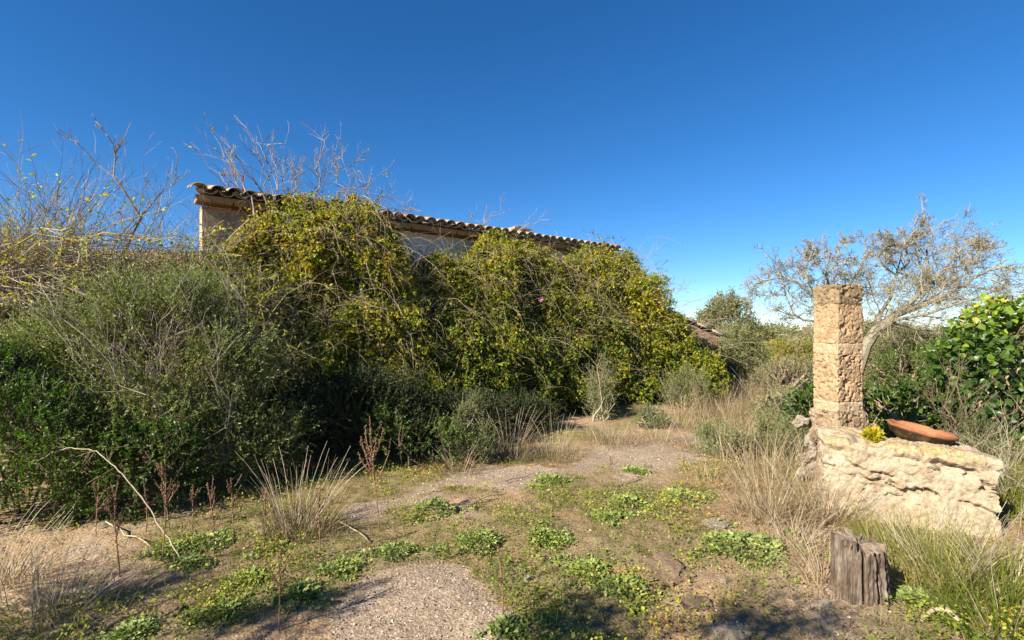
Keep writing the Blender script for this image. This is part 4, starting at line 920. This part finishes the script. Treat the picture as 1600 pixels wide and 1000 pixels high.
# dead twiggy shrub in front of the ivy tree
bare_shrub('dead_shrub', 'small dead grey shrub standing between the bowl and the ivy tree', None, np.tile(A(4.62, 5.4, .1), (6, 1)),
           pxs([(1440, 612, 5.4), (1462, 590, 5.5), (1500, 575, 5.5), (1540, 600, 5.5), (1590, 620, 5.4), (1520, 560, 5.6)]), M['darktwig'], .011, (7, 4), (.42, .4), .6, .1, -.05, org=A(4.62, 5.4, 0), K=8)
bare_shrub('dead_shrub', 'dead twigs bent low over the end of the stone block', None, np.tile(A(4.75, 4.9, .0), (5, 1)),
           pxs([(1530, 690, 4.6), (1570, 660, 4.8), (1598, 640, 4.9), (1585, 720, 4.3), (1600, 760, 4.2)]), M['twig'], .006, (7, 4), (.45, .4), .6, .12, .1, org=A(4.75, 4.9, 0), K=8)

# ---- olive tree standing beside the photographer: outside the frame, its crown throws the dappled shade across the yard
ot0 = A(-3.1, -.1, 0); ot = thing('olive_tree', 'olive tree beside the yard shading the near weeds', 'tree', loc=ot0)
SHADE = [(-2.0, .80, 2.0, .40, .30, .26), (-1.5, .62, 2.25, .36, .22, .24), (-1.35, .40, 2.4, .3, .2, .24), (-2.5, .55, 2.25, .35, .28, .3), (-5.1, .95, 2.15, .5, .4, .42), (-4.3, .5, 2.4, .4, .3, .35)]
al, ac = Acc(), Acc(); bush(al, ac, SHADE, 800, .42, 8, .055, LEAF2, .5, .3, .45, .42, 4.5, seed=871)
P, _ = sample_lobes(SHADE, 20, .3); stems(ac, np.tile(ot0, (len(P), 1)), P, 7, .05, .06, .02, 6, .2)
build('crown', al, M['olive'], ot, origin=ot0, kind='stuff'); build('trunk', ac, M['bark'], ot, origin=ot0)
# ================================================================== GRASSES, WEEDS, STONES
def tuft(label, px, py, hpx, spread=.12, n=260, mat='drygrass', tint=.5, lean=.45, bend=.7, group='dry grass tufts', name='grass_tuft', width=.0045, stalks=12, windx=0.0, cat='grass tuft', hm=1.0):
    g = G3(px, py); H = hpx * g[1] / 800; t = thing(name, label, cat, group, loc=g); a = Acc()
    az = rng.uniform(0, 2 * math.pi, n); rr = spread * np.sqrt(rng.random(n)); base = np.stack([np.cos(az) * rr * 1.25, np.sin(az) * rr * 1.25, np.full(n, -.01)], -1)
    az2 = az + rng.normal(0, .6, n); le = np.abs(rng.normal(lean, .35, n)) * (.3 + .7 * rr / spread); le = np.where(rng.random(n) < .25, rng.uniform(.8, 1.45, n), le)
    blades(a, base, az2, le, H * (.25 + .8 * rng.random(n) ** 1.6), width, 6, bend * rng.uniform(.2, 2.0, n), rng.normal(tint, .2, n)); build('blades', a, M[mat], t, kind='stuff')
    if stalks:
        a = Acc(); az = rng.uniform(0, 6.28, stalks); d = np.stack([np.cos(az) * .4 + windx, np.sin(az) * .4, np.ones(stalks)], -1)
        pts = curve(np.stack([np.cos(az) * spread * .4, np.sin(az) * spread * .4, np.zeros(stalks)], -1), d, H * rng.uniform(.9, 1.35, stalks), 7, .05, .08); tubes(a, pts, .0022, .001, 3, .7)
        build('stalks', a, M['cane'], t, kind='stuff')
    return t
tuft('big tawny grass tuft with tall bent stalks between dead cane and tallest dock weed', 465, 832, 115, .22, 560, tint=.45, stalks=34, windx=.15)
tuft('bleached hay-like grass tuft at the foot of the pillar, beside the stone block', 1200, 808, 108, .24, 620, tint=.6, lean=.55, stalks=24)
tuft('dry tuft leaning on the pale face of the stone block', 1285, 812, 100, .2, 420, tint=.5, stalks=14)
tuft('low grey-tan tuft at the bend of the track under the silvery bush', 865, 712, 62, .26, 520, tint=.55, lean=.7, stalks=16)
tuft('tan tuft with upright dead stalks right of the twiggy olive-green bush', 795, 712, 72, .26, 480, tint=.45, lean=.6, stalks=30)
tuft('thin dry tuft under the upright silvery bush', 945, 688, 42, .3, 360, tint=.55, lean=.6)
tuft('straggly dry tuft under the twiggy olive-green bush', 715, 735, 48, .2, 300, tint=.4, lean=.6)
tuft('dry tuft spreading below the golden creeper mound', 1120, 650, 55, .4, 420, tint=.5, lean=.5)
tuft('reddish dry grass beyond the ragged bush, near the pillar', 1200, 640, 60, .5, 520, tint=.35, lean=.4)
for (px, py, h_, lab) in [(965, 694, 34, 'low straw tuft closing the track at the silvery bush'), (1030, 690, 34, 'low straw tuft across the track end below the golden mound'), (1150, 668, 46, 'pale straw tuft at the verge, below the tawny twiggy bush'), (1235, 668, 60, 'straw tuft just beside the pillar base'), (1090, 700, 38, 'short straw tuft where the track ends'), (1180, 735, 55, 'straw tuft in the broom on the verge'),
                          (1240, 758, 70, 'long-stalked straw tuft between ragged bush and stone block'), (1110, 755, 40, 'thin straw wisps on the verge at the clearing'), (1060, 668, 36, 'low straw tuft under the wide thorny bush'), (1170, 622, 36, 'far straw tuft in the gap before the yellowish scrub')]:
    tuft(lab, px, py, h_, .32, 340, tint=.55, lean=.7, stalks=14)
tuft('grey bent grass clump in the near shaded corner under the dead cane', 95, 955, 100, .30, 420, tint=.6, lean=.8, bend=1.1, stalks=34, windx=.5)
tuft('pale arching grass stems at the frame edge by the glossy bush', 20, 905, 110, .22, 220, tint=.7, lean=.8, bend=1.2, stalks=30, windx=.6)
tuft('dry grass wisps in front of the stump', 1290, 905, 70, .16, 260, tint=.6, lean=.8)
tuft('flattened straw tuft between the big green leaf patch and stump', 1240, 852, 60, .22, 320, tint=.62, lean=1.0)
tuft('tall green and straw grass clump growing behind the stump', 1480, 905, 120, .34, 950, 'greengrass', .58, .55, .8, 'green grass clumps', width=.006, stalks=36)
tuft('green grass clump along the foot of the stone block', 1420, 858, 80, .28, 620, 'greengrass', .55, .5, .7, 'green grass clumps', width=.005, stalks=20)
tuft('lush green grass clump at the frame edge past the stump', 1580, 930, 130, .30, 800, 'greengrass', .55, .6, .9, 'green grass clumps', width=.007, stalks=26)
tuft('bright green broad-bladed grass at the lower frame corner', 1570, 985, 90, .22, 380, 'greengrass', .15, .6, .9, 'green grass clumps', width=.010, stalks=6)
tuft('rank green grass behind the far end of the stone block', 1590, 790, 110, .4, 700, 'greengrass', .4, .4, .7, 'green grass clumps', width=.006, stalks=20)
tuft('grassy fringe below the dead twigs and ivy tree', 1540, 740, 70, .5, 800, 'greengrass', .55, .5, .7, 'green grass clumps', width=.006, stalks=20)

fp = PX(845, 468, 9.75); a = Acc(); k = np.arange(7) * .9; leaves(a, np.tile(fp, (7, 1)), np.stack([np.cos(k), -.5 * np.ones(7), np.sin(k)], -1), np.tile(A(0, -1, .3), (7, 1)), .06, LEAF4, .5, widen=1.3)
k = NT('pink_petal'); M['pink'] = k.done(k.bsdf((.34, .12, .22), .6, .2)); tag(build('flower', a, M['pink'], origin=fp), 'single pink flower blooming in the creeper below the chimney', 'flower')
# dead arching cane
cp = np.array([G3(282, 872), PX(262, 838, 3.66), PX(243, 812, 3.72), PX(215, 768, 3.8), PX(190, 740, 3.85), PX(165, 715, 3.9), PX(140, 701, 3.95), PX(110, 700, 4.0), PX(85, 706, 4.05), PX(50, 722, 4.1), PX(10, 745, 4.2)])
a = Acc(); kk = np.linspace(0, len(cp) - 1.001, 44); ki = kk.astype(int); cq = cp[ki] + (cp[ki + 1] - cp[ki]) * (kk - ki)[:, None]; cq = (cq + np.roll(cq, 1, 0) + np.roll(cq, -1, 0)) / 3; cq[0] = cp[0]; cq[-1] = cp[-1]; cq[1:-1] += rng.normal(0, .004, (42, 3))
tubes(a, cq[None], .0058, .0022, 6, .75); sb, _, _ = children(cq[None], 14, .35, 1, .7, .07, 5, .15); tubes(a, sb, .002, .001, 3, .6); tag(build('dead_cane', a, M['vine'], smooth=True, origin=G3(282, 872)), 'long bleached cane arching out of the ground toward the glossy bush', 'cane')
FT = [((0, 830), (140, 795), 'fallen pale stem slanting out of the shaded grass by the glossy bush'), ((165, 822), (235, 862), 'short crooked dry twig lying on the worn soil'), ((790, 757), (835, 742), 'thin dry stick lying across the track'),
      ((250, 818), (310, 806), 'bleached stick lying beside the dock weeds'), ((385, 862), (430, 838), 'dark fallen twig near the white stone'), ((530, 822), (575, 850), 'straight pale stick beside the tallest dock weed')]
for (p, q, lab) in FT:
    g0, g1 = G3(*p), G3(*q); k = np.linspace(0, 1, 7)[:, None]; pts = g0 * (1 - k) + g1 * k; pts[:, 2] = gz(pts[:, 0], pts[:, 1]) + .022 + .02 * rng.random(7); pts[1:-1] += rng.normal(0, .008, (5, 3)) * A(1, 1, .3)
    a = Acc(); tubes(a, pts[None], .007, .004, 6, rng.uniform(.3, .9)); tag(build('fallen_stick', a, M['cane'], smooth=True, origin=g0), lab, 'stick', 'dry sticks on the ground')

# dock weeds with rusty seed spikes
OCT = A([0, 0, 1], [1, 0, 0], [0, 1, 0], [-1, 0, 0], [0, -1, 0], [0, 0, -1]); OCF = np.array([[0, 1, 2], [0, 2, 3], [0, 3, 4], [0, 4, 1], [5, 2, 1], [5, 3, 2], [5, 4, 3], [5, 1, 4]])
def dock(label, px, py, hpx, nb=5, dens=1.0):
    g = G3(px, py); H = hpx * g[1] / 800; t = thing('dock_weed', label, 'weed', 'dead dock weeds', loc=g)
    a = Acc(); s = curve(np.zeros((1, 3)), A([rng.normal(0, .05), rng.normal(0, .05), 1]), [H], 9, .03); tubes(a, s, .005, .0025, 5, .6)
    b, _, _ = children(s, nb, .35, .8, .62, .42, 7, .06, -.10); tubes(a, b, .004, .002, 4, .6); build('stem', a, M['seed'], t)
    sd2 = Acc()
    for pts, n in ((s, int(H * 130 * dens)), (b, int(H * 42 * dens))):
        idx = np.repeat(np.arange(len(pts)), n); tt = rng.uniform(.35 if len(pts) == 1 else .15, 1, len(idx)); tt = np.round(tt * 26) / 26 + rng.normal(0, .004, len(idx)); p, _ = at_t(pts, idx, tt)
        p = p + rng.normal(0, .004, p.shape); r_ = rng.uniform(.003, .0062, len(p))
        V = p[:, None] + OCT[None] * r_[:, None, None] * A(1, 1, 1.3); sd2.add(V, [(OCF[None] + (np.arange(len(p)) * 6)[:, None, None]).reshape(-1, 3)], np.repeat(rng.random(len(p)), 6))
    build('seed_heads', sd2, M['seed'], t, kind='stuff'); return t
dock('tallest dead dock weed with candelabra of rusty seed spikes beside the track', 592, 832, 180, 11, 1.2)
for px, py, h, lab in [(187, 902, 160, 'dead dock stalk rising left of the arching cane foot'), (254, 880, 150, 'dead dock stalk just behind the arching cane'), (335, 868, 140, 'branched dead dock stalk right of the arching cane'),
                       (150, 838, 85, 'short dead dock spike against the glossy bush'), (228, 832, 90, 'dead dock spike in the row behind the cane bend'), (265, 828, 98, 'close-set dead dock spike, second behind the cane'),
                       (300, 830, 80, 'dead dock spike before the olive bush shade'), (365, 836, 88, 'dead dock spike between cane and tawny tuft'), (415, 832, 70, 'dead dock spike touching the tawny tuft'),
                       (435, 985, 130, 'bare dark dock stalk among the felted plants nearest the gravel'), (786, 965, 105, 'dead dock stalk at the gravel patch edge'), (500, 870, 120, 'thin dock stalk in front of the tawny tuft'),
                       (820, 718, 40, 'short rusty stalk at the track bend'), (955, 765, 45, 'short brown stalk among the weeds beyond the track'), (1085, 655, 60, 'bare forked stalk before the golden mound')]:
    dock(lab, px, py, h * random.uniform(.85, 1.15), random.randint(1, 7), random.uniform(.5, 1.0))

# felted grey-green plants
fl = []
for q in range(5):
    a = Acc(); leaves(a, np.zeros((1, 3)), A([1, 0, 0]), A([0, 0, 1]), [1.0], LOBED, A(.25 + .15 * q), widen=1.0); tmp = build('leaf', a, M['felt']); fl.append(tmp.data); bpy.data.objects.remove(tmp)
def felted(label, px, py, rpx, h=.5, n=16, stuff=110, yel=0.0):
    g = G3(px, py); rad = rpx * g[1] / 800; t = thing('horehound', label, 'plant', 'felted grey-green plants', loc=g)
    for i in range(n):
        az = random.uniform(0, 6.28); r_ = rad * math.sqrt(random.random()) * .85; el = random.uniform(.1, .9)
        o_ = bpy.data.objects.new('leaf', random.choice(fl)); link(o_, t); o_.location = (math.cos(az) * r_, math.sin(az) * r_, rad * h * (1 - (r_ / rad) ** 2) * random.uniform(.6, 1.1) + .01)
        o_.rotation_euler = Euler((random.uniform(-.5, .5), -el * .8, az + random.uniform(-.7, .7))); o_.scale = [random.uniform(.026, .046)] * 3
    a = Acc(); az = rng.uniform(0, 6.28, stuff); r_ = rad * np.sqrt(rng.random(stuff)) * (1 + .25 * np.sin(az * 3 + px)); zz = rad * h * np.clip(1 - (r_ / rad) ** 2, 0, 1) * rng.uniform(.15, 1.05, stuff) + .008
    d = np.stack([np.cos(az), np.sin(az), rng.uniform(-.1, .9, stuff)], -1) + .5 * rng.normal(size=(stuff, 3)); leaves(a, np.stack([np.cos(az) * r_, np.sin(az) * r_, zz], -1), d, A(0, 0, 1) + .5 * rng.normal(size=(stuff, 3)), rng.uniform(.014, .034, stuff), LOBED, np.clip(rng.normal(.5 + yel, .22, stuff), 0, 1))
    for _ in range(random.randint(4, 9)):
        sa, sr = random.uniform(0, 6.28), rad * random.uniform(.8, 2.0); q = random.randint(10, 60); c_ = A(math.cos(sa) * sr, math.sin(sa) * sr, .012); c_[2] += gz1(g[0] + c_[0], g[1] + c_[1]) - g[2]
        d = rng.normal(size=(q, 3)) + A(0, 0, .5); leaves(a, c_ + rng.normal(0, .035, (q, 3)) * A(1, 1, .25), d, A(0, 0, 1) + .5 * rng.normal(size=(q, 3)), rng.uniform(.012, .03, q), LOBED, np.clip(rng.normal(.5 + yel, .25, q), 0, 1))
    build('foliage', a, M['felt'], t, kind='stuff'); return t
FE = [(680, 806, 34, .8, 'taller felted plant where gravel patch meets the track, next to the tallest dock weed'), (748, 852, 32, .5, 'felted plant at the far corner of the gravel patch'), (850, 846, 30, .5, 'felted plant beyond the pair of white stones'),
      (386, 903, 34, .4, 'felted plant below the white stone by the tawny tuft'), (468, 928, 30, .4, 'felted plant beside the gravel near the bare dark stalk'), (532, 890, 34, .4, 'pale felted plant on the far edge of the gravel patch'),
      (205, 990, 34, .4, 'felted plant at the very bottom by the shaded grass clump'), (348, 955, 32, .35, 'spreading felted plant amid bare soil near the bottom edge'), (1162, 858, 66, .3, 'largest felted mat, green and silver, before the bleached tuft'),
      (1070, 775, 34, .35, 'bright felted plant on the verge near the bleached tuft'), (984, 790, 26, .4, 'small felted plant in the middle of the weeds'), (922, 893, 34, .35, 'felted plant left of the low rock outcrop'),
      (978, 918, 36, .35, 'felted plant touching the low rock outcrop'), (796, 985, 28, .5, 'felted plant in tree shade at the gravel edge'), (330, 846, 34, .3, 'flat felted plant behind the arching cane foot'), (862, 752, 26, .35, 'small felted plant at the track edge'),
      (992, 736, 18, .3, 'tiny felted plant alone on the worn track'), (270, 862, 26, .35, 'felted plant right at the arching cane foot'), (615, 866, 24, .4, 'dark felted sprig above the gravel patch'), (1432, 938, 30, .4, 'blue-green felted plant beside the stump'),
      (955, 812, 18, .4, 'little blue-green felted sprig in the brown weeds'), (430, 855, 24, .3, 'flat felted plant before the tawny tuft'), (300, 880, 22, .3, 'felted seedling patch near the cane foot')]
for (px, py, r_, h, lab) in FE: felted(lab, px, py, r_ * random.uniform(.85, 1.2), h * .62, 24 if r_ < 40 else 50, 420 if r_ < 40 else 1500, .12 if px in (1070, 532, 386) else 0)

# stones
def stone(label, px, py, wpx, mesh, hz=.5, rz=0, yz=1.0, group='loose stones in the yard', name='stone'):
    g = G3(px, py); s = wpx / 2 * g[1] / 800; o_ = bpy.data.objects.new(name, mesh); link(o_); o_.location = (g[0], g[1], g[2] - s * hz * .02); o_.scale = (s, s * yz, s * hz * 1.6); o_.rotation_euler = (0, 0, rz)
    return tag(o_, label, 'stone', group)
stone('white flat stone by the tawny grass tuft', 412, 830, 26, WROCKS[0], .4, .5); stone('larger of the pair of white stones in the brown weeds', 826, 905, 20, WROCKS[1], .6); stone('smaller of the pair of white stones in the brown weeds', 812, 888, 13, WROCKS[2], .6, 1)
stone('low pale rock outcrop with ochre lichen amid the felted plants', 1040, 890, 80, ROCKS[0], .28, .3, 1.2); stone('flat earth-stained rock behind the low outcrop', 1075, 845, 78, ROCKS[2], .2, 0, .9); stone('chunk of rock at the near side of the low outcrop', 1025, 918, 42, ROCKS[3], .35, 1.2)
stone('ochre-lichened flat stone before the bleached tuft', 1265, 812, 50, ROCKS[1], .25, .2); stone('pale slab sunk at the bottom edge before the stump', 1140, 993, 74, WROCKS[2], .35, .4, .6); stone('grey flat stone near the felted mat', 1120, 820, 40, WROCKS[0], .25)
stone('grey half-buried stone at the shaded bottom edge', 1085, 945, 50, ROCKS[3], .3, 1); stone('small white stone near the felted mat', 1132, 910, 14, WROCKS[1], .6); stone('brown rock on bare soil by the spreading felted plant', 262, 955, 40, ROCKS[1], .35, .8); stone('rounded stone by the stump foot', 1290, 945, 22, WROCKS[1], .5)
stone('pale rubble lump by the pillar footing, among dry grass', 1262, 722, 38, WROCKS[1], .7); stone('second pale rubble lump low against the stone block', 1275, 752, 34, WROCKS[0], .6, 1)
a = Acc(); cpx = np.array([G3(1440, 975) + A(0, 0, .03), G3(1458, 968) + A(0, 0, .06), G3(1480, 970) + A(0, 0, .06), G3(1500, 982) + A(0, 0, .03)]); tubes(a, cpx[None] * 1.0 - A(0, 0, .012), .010, .017, 8, .5)
tag(build('bleached_wood', a, M['white_strip'], smooth=True, origin=cpx[0]), 'curved bleached piece of wood on the grass in front of the stump', 'wood')

# ---- stuff strewn over the ground
def scatter(n, x0, x1, y0, y1, dens):
    x_ = rng.uniform(x0, x1, n); y_ = y0 * (y1 / y0) ** rng.random(n); k = (np.abs(x_) < y_ * 1.08 + .4) & (rng.random(n) < dens(x_, y_)); x_, y_ = x_[k], y_[k]
    return np.stack([x_, y_, gz(x_, y_)], -1)
bushmask = lambda x_, y_: ((y_ < 4.6 + np.clip((x_ + 3.5), 0, 20) * .75) | (x_ > 2.6))
# low herbs
P = scatter(270000, -7, 9, 2.2, 9, lambda a_, b_: bushmask(a_, b_) * (.16 + .84 * green_at(a_, b_)) * (1 - path_at(a_, b_)) * np.clip(fbm(p3(a_, b_), 4, 3, 61) * 4 - 1.5, 0, 1)); N = len(P)
a = Acc(); d = rng.normal(size=(N, 3)); d[:, 2] = np.abs(d[:, 2]) * .7; P[:, 2] += rng.uniform(.0, .06, N) * (.4 + 1.2 * green_at(P[:, 0], P[:, 1]))
tt = .38 + 1.3 * (fbm(P * A(1, 1, 0), 1.1, 3, 63) - .5) + .5 * (vn(P * A(1, 1, 0), 6, 64) - .5) + rng.normal(0, .12, N)
leaves(a, P, d, A(0, 0, 1) + .5 * rng.normal(size=(N, 3)), rng.uniform(.009, .024, N) * (1 + .5 * (rng.random(N) > .93)), LEAF2, np.clip(tt, 0, 1), widen=2.0)
tag(build('low_herbs', a, M['herb'], kind='stuff'), 'green to rusty low herbs carpeting the yard', 'ground cover')
# short dry grass
P = scatter(90000, -7, 10, 2.2, 11, lambda a_, b_: bushmask(a_, b_) * (.15 + .7 * np.clip(fbm(p3(a_, b_), 1.6, 3, 71) * 4 - 1.6, 0, 1)) * (1 - .78 * path_at(a_, b_))); N = len(P)
a = Acc(); blades(a, P, rng.uniform(0, 6.28, N), np.abs(rng.normal(.7, .4, N)), rng.uniform(.03, .11, N), .0028, 4, .8, rng.normal(.35, .22, N)); tag(build('dry_grass', a, M['drygrass'], kind='stuff'), 'short withered grass between the herbs', 'grass')
P = scatter(30000, -6, 9, 2.2, 10, lambda a_, b_: bushmask(a_, b_) * green_at(a_, b_) * (1 - path_at(a_, b_))); N = len(P)
a = Acc(); blades(a, P, rng.uniform(0, 6.28, N), np.abs(rng.normal(.5, .3, N)), rng.uniform(.025, .08, N), .004, 3, .6, rng.normal(.3, .2, N)); tag(build('short_grass', a, M['greengrass'], kind='stuff'), 'short green grass in the mossy patches', 'grass')
# litter
P = scatter(120000, -7, 9, 2.2, 9, lambda a_, b_: bushmask(a_, b_) * (.55 - .2 * path_at(a_, b_))); N = len(P); P[:, 2] += .006; a = Acc(); d = rng.normal(size=(N, 3)) * A(1, 1, .25)
leaves(a, P, d, A(0, 0, 1) + .35 * rng.normal(size=(N, 3)), rng.uniform(.006, .022, N), LEAF2, np.clip(rng.normal(.45, .25, N), 0, 1), widen=1.6); tag(build('leaf_litter', a, M['litter'], kind='stuff'), 'brown leaf and twig litter strewn over the soil', 'litter')
# gravel stones
P = scatter(60000, -4, 4.5, 2.3, 8.5, lambda a_, b_: path_at(a_, b_) * .8 + .10); N = len(P); r_ = .0028 * (1 - rng.random(N)) ** -.42; r_ = np.clip(r_, .0022, .010)
ph = rng.uniform(0, 6.28, N); c_, s_ = np.cos(ph), np.sin(ph); Rm = np.zeros((N, 3, 3)); Rm[:, 0, 0] = c_; Rm[:, 0, 1] = -s_; Rm[:, 1, 0] = s_; Rm[:, 1, 1] = c_; Rm[:, 2, 2] = 1
V = (OCT[None] * (1 + .35 * rng.normal(size=(N, 6, 1))) * A(1, .8, .65)) @ Rm.transpose(0, 2, 1) * r_[:, None, None] + P[:, None] + A(0, 0, .002)
k = NT('gravel_stone'); c = k.ramp(k.attr(), [(0, (.15, .115, .08)), (.6, (.30, .25, .19)), (1, (.55, .50, .43))]); M['gravel'] = k.done(k.bsdf(c, .9, .15))
a = Acc(); a.add(V, [(OCF[None] + (np.arange(N) * 6)[:, None, None]).reshape(-1, 3)], np.repeat(rng.random(N), 6)); tag(build('gravel', a, M['gravel'], kind='stuff'), 'loose pale gravel on the worn patches', 'gravel')
# rough field grass beyond the yard
P = scatter(80000, 2.0, 26, 6.0, 24, lambda a_, b_: (a_ > 2.95 + (b_ - 9) * .15) * .9); N = len(P); h_ = rng.uniform(.15, .55, N) * np.clip(fbm(P, .7, 3, 81) * 2.2 - .3, .25, 1.2)
a = Acc(); blades(a, P, rng.uniform(0, 6.28, N), np.abs(rng.normal(.3, .25, N)), h_, .007, 4, .6, rng.normal(.45, .22, N)); tag(build('field_grass', a, M['drygrass'], kind='stuff'), 'rough straw-coloured grass in the field beyond the pillar', 'grass')
P = scatter(26000, 2.0, 26, 5.6, 20, lambda a_, b_: (a_ > 3.2 + (b_ - 9) * .1) * (fbm(p3(a_, b_), .5, 3, 85) > .5)); N = len(P)
a = Acc(); leaves(a, P + A(0, 0, 1) * rng.uniform(.05, .4, (N, 1)), rng.normal(size=(N, 3)) + A(0, 0, .6), A(0, 0, 1) + .6 * rng.normal(size=(N, 3)), rng.uniform(.03, .06, N), LEAF2, np.clip(rng.normal(.5, .2, N), 0, 1), widen=1.2)
tag(build('field_weeds', a, M['scrub'], kind='stuff'), 'grey-green weeds mixed through the field grass', 'weeds')
